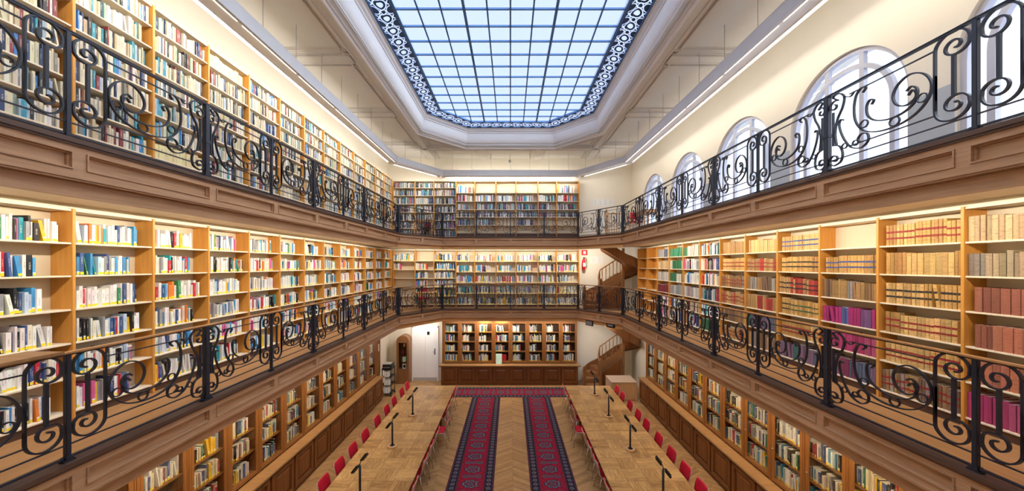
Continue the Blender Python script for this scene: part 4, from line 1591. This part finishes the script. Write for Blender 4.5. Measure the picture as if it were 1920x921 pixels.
def on_stair(t, rad, z):
    """the point at share t of the way up, rad from the well's middle line"""
    d = max(0.0, min(1.0, t)) * sum(LENS)
    for q, l in zip(ARCS, LENS):
        if d <= l + 1e-9 or q is ARCS[-1]:
            f = d / l
            if q[0] == 'v':
                c, a = (ST_A[0], ST_A[1] - 0.36 * (1 - f)), 180
            elif q[0] == 'a':
                c, a = (ST_A, ST_B)[q[1]], q[2] + (q[3] - q[2]) * f
            else:
                p0, p1 = (ST_A, ST_B)[q[1]], (ST_A, ST_B)[q[2]]
                c, a = (p0[0] + (p1[0] - p0[0]) * f, p0[1]), q[3]
            return (c[0] - ST[0] + rad * math.cos(math.radians(a)), c[1] - ST[1] + rad * math.sin(math.radians(a)), z)
        d -= l


def stair(z0, rise, steps, label):
    r = thing('winding_staircase', label, 'staircase', (ST[0], ST[1], z0), 0, 'winding oak stairs')
    h = rise / steps
    for i in range(steps - 1):
        a, b = i / (steps - 1), (i + 1) / (steps - 1)
        z = h * (i + 1)
        b2 = b + 0.006
        mid = (a + b2) / 2
        q = [on_stair(a, ST_IN, 0), on_stair(a, ST_OUT, 0), on_stair(mid, ST_OUT, 0), on_stair(b2, ST_OUT, 0), on_stair(b2, ST_IN, 0)]
        mb = MB().prism([(x, y) for x, y, _ in q][::-1], z - 0.035, z)
        c, zl = a + 0.008, max(0, z - h)
        mb.hexa([on_stair(a, ST_IN, zl), on_stair(c, ST_IN, zl), on_stair(c, ST_OUT, zl), on_stair(a, ST_OUT, zl)],
                [on_stair(a, ST_IN, z - 0.035), on_stair(c, ST_IN, z - 0.035), on_stair(c, ST_OUT, z - 0.035), on_stair(a, ST_OUT, z - 0.035)])
        mb.obj('tread', 'stairwood', r)
    for nm, rad, th in (('inner_string', ST_IN - 0.035, 0.035), ('outer_string', ST_OUT, 0.03)):
        mb = MB()
        n = 70
        vs = []
        for k in range(n + 1):
            t = k / n
            z = (rise - h) * t
            lo, hi = max(0.0, z - 0.12), min(z + 0.30, rise - 0.005)
            vs += [on_stair(t, rad, lo), on_stair(t, rad + th, lo), on_stair(t, rad + th, hi), on_stair(t, rad, hi)]
        fs = []
        for k in range(n):
            for j in range(4):
                fs.append((4 * k + j, 4 * k + (j + 1) % 4, 4 * k + 4 + (j + 1) % 4, 4 * k + 4 + j))
        fs += [(0, 1, 2, 3), (4 * n, 4 * n + 1, 4 * n + 2, 4 * n + 3)]
        mb.add(vs, fs)
        mb.obj(nm, 'stairwood', r)
    mb = MB()                                    # the boarded underside
    n, vs = 60, []
    for k in range(n + 1):
        t = k / n
        z = (rise - h) * t - 0.06
        if z < 0: z = 0.0
        vs += [on_stair(t, ST_IN, z), on_stair(t, ST_OUT, z), on_stair(t, ST_OUT, z + 0.015), on_stair(t, ST_IN, z + 0.015)]
    fs = [(4 * k + j, 4 * k + (j + 1) % 4, 4 * k + 4 + (j + 1) % 4, 4 * k + 4 + j) for k in range(n) for j in range(4)]
    mb.add(vs, fs)
    mb.obj('underside', 'cabinet', r)
    xa, xb, yp = ST_A[0] - ST[0], ST_B[0] - ST[0], -ST_IN + 0.03
    n = 24
    low = [on_stair(0.21 + 0.225 * k / n, 0, (rise - h) * (0.21 + 0.225 * k / n) - 0.1) for k in range(n + 1)]
    mb = MB()
    vs = [(x, yy, 0) for x, _, z in low for yy in (yp,)] + [(x, yp, max(0.02, z)) for x, _, z in low] + [(x, yp + 0.02, 0) for x, _, z in low] + [(x, yp + 0.02, max(0.02, z)) for x, _, z in low]
    q = n + 1
    fs = []
    for k in range(n):
        fs += [(k, k + 1, q + k + 1, q + k), (2 * q + k, 3 * q + k, 3 * q + k + 1, 2 * q + k + 1), (q + k, q + k + 1, 3 * q + k + 1, 3 * q + k)]
    fs += [(0, q, 3 * q, 2 * q), (n, 2 * q + n, 3 * q + n, q + n)]
    mb.add(vs, fs)
    mb.obj('under_panel', 'cabinet', r)
    box(xb + ST_IN - 0.05, xb + ST_IN + 0.05, -0.05, 0.05, 0, rise - 0.5).obj('corner_post', 'stairwood', r)
    top = 0.45
    ri = ST_IN - 0.018
    MB().tube([on_stair(top * k / 40, ri, (rise - h) * top * k / 40 + 1.08) for k in range(41)], 0.03, 8).obj('handrail', 'stairwood', r, True)
    nb = 13
    for k in range(1, nb):
        t = top * k / nb
        p, zb = on_stair(t, ri, 0), (rise - h) * t + 0.28
        MB().lathe([(0.015, zb), (0.022, zb + 0.12), (0.014, zb + 0.32), (0.021, zb + 0.6), (0.015, zb + 0.8)], 8, (p[0], p[1])).obj('baluster', 'stairwood', r, True)
    for rr in (ri, ST_OUT + 0.015):
        p = on_stair(0.0, rr, 0)
        mb = MB().box(p[0] - 0.055, p[0] + 0.055, p[1] - 0.055, p[1] + 0.055, 0, 1.28 if rr < 0.3 else 0.95)
        zt = 1.28 if rr < 0.3 else 0.95
        mb.box(p[0] - 0.065, p[0] + 0.065, p[1] - 0.065, p[1] + 0.065, zt, zt + 0.03).lathe([(0.045, zt + 0.03), (0.055, zt + 0.06), (0.045, zt + 0.10), (0.01, zt + 0.12)], 10, p[:2])
        mb.obj('newel_post', 'stairwood', r)
    return r


stair(0.0, Z2, 18, 'winding oak staircase rising from the hall floor in the back corner')
stair(Z2, Z3 - Z2, 17, 'winding oak staircase between the two galleries')

# guard rail of the stairwell on the upper gallery
g = thing('stairwell_guard', 'oak guard rail with two newels round the stairwell on the upper gallery', 'railing', (0, 0, Z3))
gy = ST_A[1] - ST_OUT - 0.07
MB().tube([(4.14, gy, 0.95), (5.45, gy, 0.95)], 0.028, 8).obj('handrail', 'lightwood', g, True)
for k in range(12):
    MB().lathe([(0.015, 0), (0.022, 0.2), (0.014, 0.5), (0.02, 0.8), (0.015, 0.94)], 8, (4.25 + 0.105 * k, gy)).obj('baluster', 'lightwood', g, True)
for x, y in ((4.14, gy), (3.98, ST_A[1])):
    MB().box(x - 0.055, x + 0.055, y - 0.055, y + 0.055, 0, 1.0).lathe([(0.075, 1.0), (0.075, 1.03), (0.015, 1.16)], 4, (x, y)).obj('newel_post', 'lightwood', g)

# ------------------------------------------------------------------ suspended light troughs
TRZ0, TRZ1, TRI, TRO = 9.58, 9.84, 4.45, 4.84


def trough(p, q, label, n_rods, end0=0.0, end1=0.0, power=0, ntube=6):
    """from plan point p to q, the room to the right of p->q, the wall to its left"""
    p, q = Vector((*p, 0)), Vector((*q, 0))
    d = q - p
    l = d.length
    rz = math.atan2(d.y, d.x)
    r = thing('light_trough', label, 'lamp', (p.x, p.y, 0), rz, 'suspended light troughs')
    W = TRO - TRI
    mb = MB()
    # section (y across: 0 at the room side, W towards the wall), a shallow tray with a grey front
    for nm, mt_, sec in (('housing', 'trough', [(0.0, TRZ0), (0.0, TRZ1), (0.03, TRZ1), (0.03, TRZ0 + 0.06), (0.055, TRZ0 + 0.06), (0.055, TRZ0)]),
                         ('reflector', 'white', [(0.056, TRZ0 + 0.045), (0.056, TRZ0 + 0.065), (W - 0.02, TRZ0 + 0.055), (W - 0.02, TRZ0 + 0.13), (W, TRZ0 + 0.13), (W, TRZ0), (W - 0.06, TRZ0), (W - 0.08, TRZ0 + 0.03)])):
        k = len(sec)
        mb = MB()
        vs = [(end0 * y, y, z) for y, z in sec] + [(l + end1 * y, y, z) for y, z in sec]
        mb.add(vs, [tuple(range(k - 1, -1, -1)), tuple(range(k, 2 * k))] + [(i, (i + 1) % k, k + (i + 1) % k, k + i) for i in range(k)])
        mb.obj(nm, mt_, r)
    seg = l / ntube
    for i in range(ntube):
        MB().tube([(seg * i + 0.06, 0.085, TRZ0 + 0.022), (seg * (i + 1) - 0.06, 0.085, TRZ0 + 0.022)], 0.014, 8).obj('tube', 'tube', r, True)
    for i in range(n_rods):
        s = l * (i + 0.5) / n_rods
        MB().tube([(s, 0.05, TRZ1 - 0.02), (s, 0.05, ZC - 0.003)], 0.007, 6).obj('suspension_rod', 'greymetal', r, True)
    if power:
        rot2 = Matrix.Rotation(rz, 3, 'Z')
        a, b = rot2 @ Vector((0.1, 0.30, 0)) + p, rot2 @ Vector((l - 0.1, 0.30, 0)) + p
        strip_light('trough_light', (a.x, a.y, TRZ0 - 0.012), (b.x, b.y, TRZ0 - 0.012), rot2 @ Vector((0, 1.0, -0.75)), 0.02, power * 0.7, NEUTRAL)
        a, b = rot2 @ Vector((0.1, W + 0.015, 0)) + p, rot2 @ Vector((l - 0.1, W + 0.015, 0)) + p
        strip_light('trough_light', (a.x, a.y, TRZ0 + 0.1), (b.x, b.y, TRZ0 + 0.1), rot2 @ Vector((0, 1.0, 0.12)), 0.03, power * 0.55, NEUTRAL)
    return r


trough((-TRI, YF), (-TRI, YC1), 'long grey suspended light trough above the upper shelves opposite the windows', 16, 0, 0.4, P_TROUGH, 10)
trough((TRI, YC1), (TRI, YF), 'long grey suspended light trough along the window wall', 16, -0.4, 0, P_TROUGH * 0.5, 10)
trough((-TRI, YC1), (-XC, YC2), 'short angled light trough in the back corner opposite the windows', 3, -0.3, 0.35, 26, 1)
trough((XC, YC2), (TRI, YC1), 'short angled light trough in the back corner above the stairs', 3, -0.35, 0.3, 12, 1)
trough((-XC, YC2), (XC, YC2), 'straight light trough before the back wall', 7, -0.3, 0.3, P_TROUGH * 0.33, 4)


# lamps behind the gallery fronts lighting the shelves; the lower ones are added fill
for z, pw, dz in ((Z3 - 0.50, P_SOFFIT, 'upper'), (Z2 - 0.50, P_UNDER_FILL, 'lower')):
    strip_light('soffit_and_fill_light', (-4.60, 1.0, z), (-4.60, 13.3, z), (-1, 0, -0.75), 0.04, pw, WARM if dz == 'upper' else WARMER)
    if dz == 'upper':
        strip_light('soffit_and_fill_light', (4.60, 1.0, z), (4.60, 13.3, z), (1, 0, -0.75), 0.04, pw, WARM)
        strip_light('soffit_and_fill_light', (-2.9, 15.52, z), (3.0, 15.52, z), (0, 0.75, -1), 0.04, pw * 0.36, WARM)
        strip_light('soffit_and_fill_light', (-5.3, 15.35, z), (-3.1, 15.52, z), (0, 0.75, -1), 0.04, pw * 0.13, WARM)
        strip_light('soffit_and_fill_light', (3.3, 15.3, z), (3.5, 15.0, z), (0.4, 0.5, -1), 0.04, 25, WARM)
    else:
        strip_light('soffit_and_fill_light', (4.60, 1.0, z), (4.60, 13.3, z), (1, 0, -0.75), 0.04, pw, WARMER)  # added fill for the ground cases, like its twin opposite; no fitting seen
# small lamps in and before the glazed cases
for side, y0, gw in ((-1, 4.18, 0.82), (1, 3.975, 0.825)):
    strip_light('case_and_fill_light', (side * 5.555, y0, 2.99), (side * 5.555, y0 + gw * 12, 2.99), (side * 0.35, 0, -1), 0.02, P_CASE * 12 * 0.5, WARMER)
for k in (2, 3):
    x = BGX0 + BGW * k + 0.42
    strip_light('case_and_fill_light', (x - 0.25, YS + 0.03, 2.93), (x + 0.25, YS + 0.03, 2.93), (0, 0.2, -1), 0.02, 9, WARMER)
    strip_light('case_and_fill_light', (x - 0.25, YS - 0.14, 2.99), (x + 0.25, YS - 0.14, 2.99), (0, 0.35, -1), 0.02, 7, WARMER)
strip_light('case_and_fill_light', (-2.8, YC2 + 0.12, 2.96), (3.0, YC2 + 0.12, 2.96), (0, 0.5, -1), 0.03, 48, WARM)  # unseen strip under the gallery, added to whiten the back wall books
strip_light('corner_fill_light', (-4.6, 15.2, 3.02), (-3.6, 15.6, 3.02), (-0.2, 0.6, -1), 0.06, 17, (1.0, 0.96, 0.9))  # unseen strip under the gallery, brightening the white door corner
strip_light('corner_fill_light', (3.6, 14.9, 3.02), (4.0, 14.4, 3.02), (0.5, 0.6, -1), 0.06, 16, (1.0, 0.96, 0.9))  # unseen strip under the gallery, brightening the stair corner

# ------------------------------------------------------------------ the white corner: doors, vitrine, trolley
d1 = struct(link('door_1', None))
d1.location = (-4.66, YB, 0)
box(0.0, 0.575, -0.045, 0, 0.0, 2.55).obj('door_leaf', 'white', d1, bevel=0.004)
box(0.58, 1.155, -0.045, 0, 0.0, 2.55).obj('door_leaf', 'white', d1, bevel=0.004)
mb = MB().box(-0.06, 0, -0.06, 0, 0, 2.61).box(1.155, 1.215, -0.06, 0, 0, 2.61).box(-0.06, 1.215, -0.06, 0, 2.555, 2.63)
mb.obj('door_frame', 'white', d1)
mb = MB().box(1.02, 1.06, -0.055, -0.045, 1.25, 1.55).tube([(1.04, -0.05, 1.4), (1.04, -0.1, 1.4), (0.95, -0.1, 1.4)], 0.01, 6)
mb.obj('door_handle', 'black', d1)
tag(box(-3.98, -3.88, YB - 0.10, YB - 0.046, 2.22, 2.36).obj('door_closer', 'black', bevel=0.01), 'small black box fixed high on the white double door', 'door fitting')
box(0.0, 1.155, -0.05, -0.045, 0.0, 0.16).obj('kick_plate', 'greymetal', d1)

v = thing('display_cabinet', 'tall narrow oak display cabinet with rounded top against the white wall', 'cabinet', (-5.02, 16.06, 0))
VW, VH = 0.29, 1.98
mb = MB().box(-VW, VW, -0.16, 0.32, 0, 0.62).box(-VW, -VW + 0.04, -0.16, 0.32, 0.62, VH).box(VW - 0.04, VW, -0.16, 0.32, 0.62, VH).box(-VW, VW, 0.29, 0.32, 0.62, VH)
mb.obj('carcass', 'stairwood', v)
mb = MB()
arcp = [(VW * math.cos(PI * k / 14), VH + VW * 0.95 * math.sin(PI * k / 14)) for k in range(15)]
n = len(arcp)
mb.add([(x, -0.16, z) for x, z in arcp] + [(x, 0.32, z) for x, z in arcp], [tuple(range(n)), tuple(range(2 * n - 1, n - 1, -1))] + [(i, (i + 1) % n, n + (i + 1) % n, n + i) for i in range(n)])
mb.obj('arched_top', 'stairwood', v)
dr = MB().box(-VW + 0.04, -VW + 0.10, -0.16, -0.14, 0.62, VH).box(VW - 0.10, VW - 0.04, -0.16, -0.14, 0.62, VH).box(-VW + 0.1, VW - 0.1, -0.16, -0.14, 0.62, 0.68).box(-VW + 0.1, VW - 0.1, -0.16, -0.14, VH - 0.06, VH).obj('glazed_door', 'stairwood', v)
box(-VW + 0.1, VW - 0.1, -0.153, -0.148, 0.68, VH - 0.06).obj('glass_pane', 'glass', dr)
for z in (0.64, 0.98, 1.32, 1.66):
    box(-VW + 0.04, VW - 0.04, -0.12, 0.28, z, z + 0.012).obj('shelf', 'glass' if z > 0.7 else 'stairwood', v)
for i, (z, x, mtn, lab, nm) in enumerate(((0.652, 0.02, 'paper', 'white framed card on the bottom shelf of the display cabinet', 'framed_card'), (0.992, 0.03, 'mint', 'pale green box on the second shelf of the display cabinet', 'box'),
                                    (1.332, -0.03, 'burgundy', 'dark red vase on the third shelf of the display cabinet', 'vase'), (1.672, 0.04, 'lightwood', 'tan vase on the top shelf of the display cabinet', 'vase'))):
    if nm == 'vase':
        o = MB().lathe([(0.04, 0), (0.075, 0.06), (0.08, 0.11), (0.035, 0.18), (0.045, 0.22)], 16).obj(nm, mtn, None, True)
    elif nm == 'box':
        o = MB().box(-0.08, 0.08, -0.06, 0.06, 0, 0.2).box(-0.084, 0.084, -0.064, 0.064, 0.2, 0.225).obj(nm, mtn, None, bevel=0.004)
    else:
        o = MB().box(-0.09, 0.09, -0.008, 0.008, 0, 0.24).obj(nm, mtn)
        box(-0.05, 0.05, -0.011, -0.008, 0.06, 0.18).obj('picture', 'black', o)
        box(-0.02, 0.02, 0.008, 0.07, 0, 0.008).obj('stand', 'paper', o)
    o.location = (-5.02 + x, 16.1, z)
    tag(o, lab, nm.replace('_', ' '))

t = thing('book_trolley', 'black wheeled trolley with shelves beside the oak cupboard end', 'trolley', (-5.22, 14.62, 0))
for z in (0.12, 0.46, 0.80, 1.12):
    MB().box(-0.2, 0.2, -0.25, 0.25, z, z + 0.018).box(-0.2, -0.19, -0.25, 0.25, z, z + 0.06).box(0.19, 0.2, -0.25, 0.25, z, z + 0.06).obj('shelf', 'black', t)
for sx in (-1, 1):
    for sy in (-1, 1):
        box(sx * 0.185 - 0.012, sx * 0.185 + 0.012, sy * 0.235 - 0.012, sy * 0.235 + 0.012, 0.07, 1.14).obj('upright', 'black', t)
        w = MB().tube([(0, -0.015, 0), (0, 0.015, 0)], 0.035, 12).obj('caster', 'black', t)
        w.location = (sx * 0.185, sy * 0.235, 0.035)
for i, (z, dx) in enumerate(((0.138, 0.0), (0.478, 0.03), (0.818, -0.02))):
    for j in range(3):
        o = MB().box(-0.03, 0.03, -0.10, 0.10, 0, 0.24).box(-0.031, 0.031, -0.101, -0.1, 0.05, 0.12).obj('ring_binder', 'paper')
        o.location = (-5.22 - 0.1 + 0.085 * j + dx, 14.48, z)
        tag(o, 'white ring binder on the %s shelf of the black trolley, %s from its wall end' % (('bottom', 'second', 'third')[i], nth(j)), 'binder', 'white binders on the trolley')
o = thing('printer', 'black printer with white paper tray standing on the black trolley', 'printer', (-5.22, 14.62, 1.138))
MB().box(-0.19, 0.19, -0.2, 0.2, 0, 0.2).obj('body', 'black', o, bevel=0.015)
box(-0.15, 0.15, -0.19, 0.1, 0.2, 0.225).obj('lid', 'greymetal', o)
MB().hexa([(-0.14, -0.3, 0.1), (0.14, -0.3, 0.1), (0.14, -0.2, 0.06), (-0.14, -0.2, 0.06)], [(-0.14, -0.3, 0.108), (0.14, -0.3, 0.108), (0.14, -0.2, 0.068), (-0.14, -0.2, 0.068)]).obj('paper_tray', 'paper', o)

# ------------------------------------------------------------------ desk under the stairs, signs, extinguisher, notices
k_ = thing('service_desk', 'pale wooden box desk standing before the stairs', 'desk', (4.68, 14.4, 0))
MB().box(-0.55, 0.52, -0.45, 0.45, 0.72, 0.75).obj('desk_top', 'paleply', k_, bevel=0.004)
box(-0.54, -0.51, -0.44, 0.44, 0, 0.72).obj('side_panel', 'paleply', k_)
box(0.48, 0.51, -0.44, 0.44, 0, 0.72).obj('side_panel', 'paleply', k_)
box(-0.51, 0.48, -0.43, -0.405, 0.02, 0.72).obj('front_panel', 'lightwood', k_)

for i, (px, py, pxw, lab) in enumerate(((1107, 605.5, 14, 'black loudspeaker plate on the oak band over the stairs'), (1146.5, 610.5, 14, 'black exit sign with white lettering on the oak band over the stairs'))):
    s = (px - 1083) / (1167 - 1083)
    x, y = XC + (XR - XC) * s, YC2 + (YC1 - YC2) * s
    nx, ny = -(YC2 - YC1), -(XR - XC)
    l = math.hypot(nx, ny)
    nx, ny = nx / l, ny / l
    z = HC - (py - VPY) * y / F_PX
    o = thing('wall_speaker' if i == 0 else 'exit_sign', lab, 'speaker' if i == 0 else 'sign', (x + nx * 0.0, y + ny * 0.0, z), math.atan2(YC1 - YC2, XR - XC))
    box(-0.2, 0.2, -0.05, 0.012, -0.09 if i else -0.12, 0.08 if i else 0.10).obj('plate' if i else 'cabinet', 'black', o, bevel=0.006)
    if i:
        tx = bpy.data.curves.new('lettering', 'FONT')
        tx.body, tx.size, tx.align_x, tx.align_y, tx.extrude = 'SORTIE', 0.075, 'CENTER', 'CENTER', 0.002
        tmp = link('lettering_curve', tx)
        me = bpy.data.meshes.new_from_object(tmp.evaluated_get(bpy.context.evaluated_depsgraph_get()))
        bpy.data.objects.remove(tmp)
        me.materials.clear()
        me.materials.append(MT['paper'])
        to = link('lettering', me, o)
        to.location, to.rotation_euler = (0, -0.053, 0), (PI / 2, 0, 0)
    else:
        mb = MB()
        for j in range(5):
            mb.box(-0.17, 0.17, -0.056, -0.05, -0.085 + 0.034 * j, -0.07 + 0.034 * j)
        mb.obj('grille', 'greymetal', o)

e = thing('fire_extinguisher', 'red fire extinguisher hung on the wall beside the lower gallery stairs', 'fire extinguisher', (3.50, YB - 0.12, Z2 + 1.75))
MB().lathe([(0.07, 0), (0.085, 0.02), (0.085, 0.42), (0.05, 0.5), (0.025, 0.53)], 16).obj('cylinder', 'extred', e, True)
MB().lathe([(0.03, 0.53), (0.03, 0.58)], 10).box(-0.02, 0.12, -0.015, 0.015, 0.58, 0.6).obj('valve', 'black', e)
MB().tube(bez3([(0.03, 0, 0.56), (0.13, 0, 0.5), (0.14, 0, 0.25), (0.11, 0, 0.1)]), 0.012, 8).obj('hose', 'black', e, True)
box(-0.05, 0.05, 0.08, 0.12, 0.2, 0.3).obj('bracket', 'greymetal', e)
box(-0.05, 0.05, -0.09, -0.083, 0.15, 0.33).obj('label_plate', 'paper', e)
o = tag(box(3.42, 3.70, YB - 0.012, YB, Z2 + 2.45, Z2 + 2.70).obj('fire_sign', 'signred'), 'square red sign above the fire extinguisher', 'sign')
box(3.50, 3.62, YB - 0.014, YB - 0.012, Z2 + 2.51, Z2 + 2.64).obj('emblem', 'paper', o)


def notice(x0, x1, z0, z1, label, cols=1):
    o = tag(box(x0, x1, YB - 0.008, YB, z0, z1).obj('notice', 'paper'), label, 'notice', 'paper notices by the stairs')
    mb = MB()
    w = (x1 - x0) / cols
    for c in range(cols):
        n = int((z1 - z0) / 0.035)
        for i in range(1, n):
            mb.box(x0 + w * c + 0.03, x0 + w * (c + 1) - 0.03 - 0.02 * (i % 3), YB - 0.0095, YB - 0.008, z1 - 0.035 * i - 0.006, z1 - 0.035 * i + 0.004)
    mb.obj('printed_text', 'greymetal', o)


for i in range(4):
    notice(3.98 + 0.25 * i, 4.19 + 0.25 * i, 8.40, 8.72, 'white paper notice on the upper gallery wall, %s from the shelves' % nth(i))
notice(3.86, 4.14, 5.62, 5.95, 'white paper notice beside the fire extinguisher on the lower gallery')
notice(4.18, 4.42, 5.60, 5.95, 'white paper notice near the stair rail on the lower gallery')


def side_table(x, y, z, w, d, h, label, wood_):
    r = thing('side_table', label, 'table', (x, y, z), 0, 'small wooden tables on the galleries')
    box(-w / 2, w / 2, -d / 2, d / 2, h - 0.03, h).obj('table_top', wood_, r, bevel=0.004)
    MB().box(-w / 2 + 0.03, w / 2 - 0.03, -d / 2 + 0.03, d / 2 - 0.03, h - 0.1, h - 0.03).obj('apron', wood_, r)
    for sx in (-1, 1):
        for sy in (-1, 1):
            box(sx * (w / 2 - 0.05) - 0.022, sx * (w / 2 - 0.05) + 0.022, sy * (d / 2 - 0.05) - 0.022, sy * (d / 2 - 0.05) + 0.022, 0, h - 0.03).obj('leg', wood_, r)


def wood_chair(x, y, z, rz, mat, label):
    r = thing('gallery_chair', label, 'chair', (x, y, z), rz, 'upholstered chairs on the galleries')
    box(-0.2, 0.2, -0.2, 0.2, 0.42, 0.48).obj('seat', mat, r, bevel=0.015)
    box(-0.19, 0.19, -0.22, -0.19, 0.58, 0.86).obj('backrest', mat, r, bevel=0.01)
    for sx in (-1, 1):
        box(sx * 0.18 - 0.015, sx * 0.18 + 0.015, 0.16, 0.19, 0, 0.42).obj('leg', 'lightwood', r)
        box(sx * 0.18 - 0.015, sx * 0.18 + 0.015, -0.19, -0.16, 0, 0.84).obj('leg', 'lightwood', r)


side_table(-3.88, 15.40, Z3, 0.9, 0.55, 0.76, 'small oak table with a chair on the upper gallery in the back corner', 'lightwood')
wood_chair(-3.88, 15.84, Z3, PI, 'burgundy', 'burgundy chair behind the small table on the upper gallery')
side_table(-3.80, 15.30, Z2, 0.95, 0.55, 0.76, 'small oak table with a red chair on the lower gallery in the back corner', 'lightwood')
wood_chair(-4.02, 15.74, Z2, PI, 'red', 'red chair behind the small table on the lower gallery')
side_table(5.08, 12.75, Z3, 0.55, 0.9, 0.76, 'small oak table below the windows on the upper gallery', 'lightwood')
wood_chair(5.0, 13.6, Z3, PI, 'red', 'red chair at the small table below the windows on the upper gallery')

# reading ledges on the lower railing
r = thing('reading_ledge', 'broad oak reading ledge clamped on the lower railing at the photo edge opposite the windows', 'ledge', (-XR, 2.95, Z2 + 1.128))
box(-0.16, 0.20, -0.62, 0.30, 0, 0.03).obj('board', 'counter', r, bevel=0.004)
MB().box(-0.12, -0.09, -0.25, -0.22, -0.5, 0).box(-0.12, 0.16, -0.25, -0.22, -0.03, 0).obj('bracket', 'iron', r)
MB().tube([(-0.1, -0.235, -0.35), (-0.06, 0.15, -0.005)], 0.012, 6).obj('strut', 'iron', r)
for i, (a, b) in enumerate(((831, 870), (903, 933), (984, 1012))):
    xa, xb = (a - VPX) * YC2 / F_PX, (b - VPX) * YC2 / F_PX
    r = thing('reading_ledge', 'oak reading ledge on straight back railing of lower gallery, %s from the corner table' % nth(i), 'ledge', ((xa + xb) / 2, YC2, Z2 + 1.128), 0, 'ledges on the back railing')
    w = (xb - xa) / 2
    box(-w, w, -0.06, 0.28, 0, 0.025).obj('board', 'counter', r, bevel=0.003)
    MB().box(-0.012, 0.012, 0.02, 0.24, -0.02, 0).box(-0.012, 0.012, 0.0, 0.03, -0.2, 0).obj('bracket', 'iron', r)

# things on the back ledge
o = tag(MB().hexa([(-0.13, 0.0, 0), (0.15, 0.0, 0), (0.15, 0.02, 0), (-0.13, 0.02, 0)], [(-0.13, 0.07, 0.46), (0.15, 0.07, 0.46), (0.15, 0.09, 0.46), (-0.13, 0.09, 0.46)]).obj('poster', 'mint'), 'pale green poster leaning on the back wall ledge', 'poster')
o.location = (-0.55, YS - 0.135, 0.926)
box(-0.10, 0.12, 0.0, 0.05, 0.0, 0.02).obj('foot', 'paper', o)
o = tag(box(-0.1, 0.1, 0, 0.03, 0, 0.30).obj('red_folder', 'signred'), 'red book facing out on the bottom shelf beside the pale green poster', 'book')
o.location = (-0.30, YS + 0.06, BLV[0] + 0.023)
# the prohibition notice inside a glazed door
o = thing('no_phone_sign', 'small white sign with red prohibition ring on a glazed bookcase door', 'sign', (-XG + 0.012, 5.50, 1.62), PI / 2)
box(-0.07, 0.07, -0.003, 0.002, -0.09, 0.09).obj('card', 'paper', o)
MB().ribbon(circle(0, 0, 0.045), 0.01, 0.004, True).ribbon([(-0.03, 0.03), (0.03, -0.03)], 0.009, 0.004).obj('ring', 'signred', o).location = (0, -0.004, 0)
box(-0.013, 0.013, -0.0045, -0.003, -0.03, 0.03).obj('phone_symbol', 'black', o)
# small camera by the ceiling
o = thing('ceiling_camera', 'small white dome camera under the ceiling at the back wall', 'camera', (-0.02, 16.0, ZC - 0.16))
MB().lathe([(0.03, -0.09), (0.06, -0.06), (0.065, -0.01), (0.065, 0.02)], 14).obj('dome', 'greymetal', o, True)
MB().tube([(0, 0, 0.02), (0, 0, ZP - ZC + 0.16)], 0.02, 8).obj('stem', 'white', o)
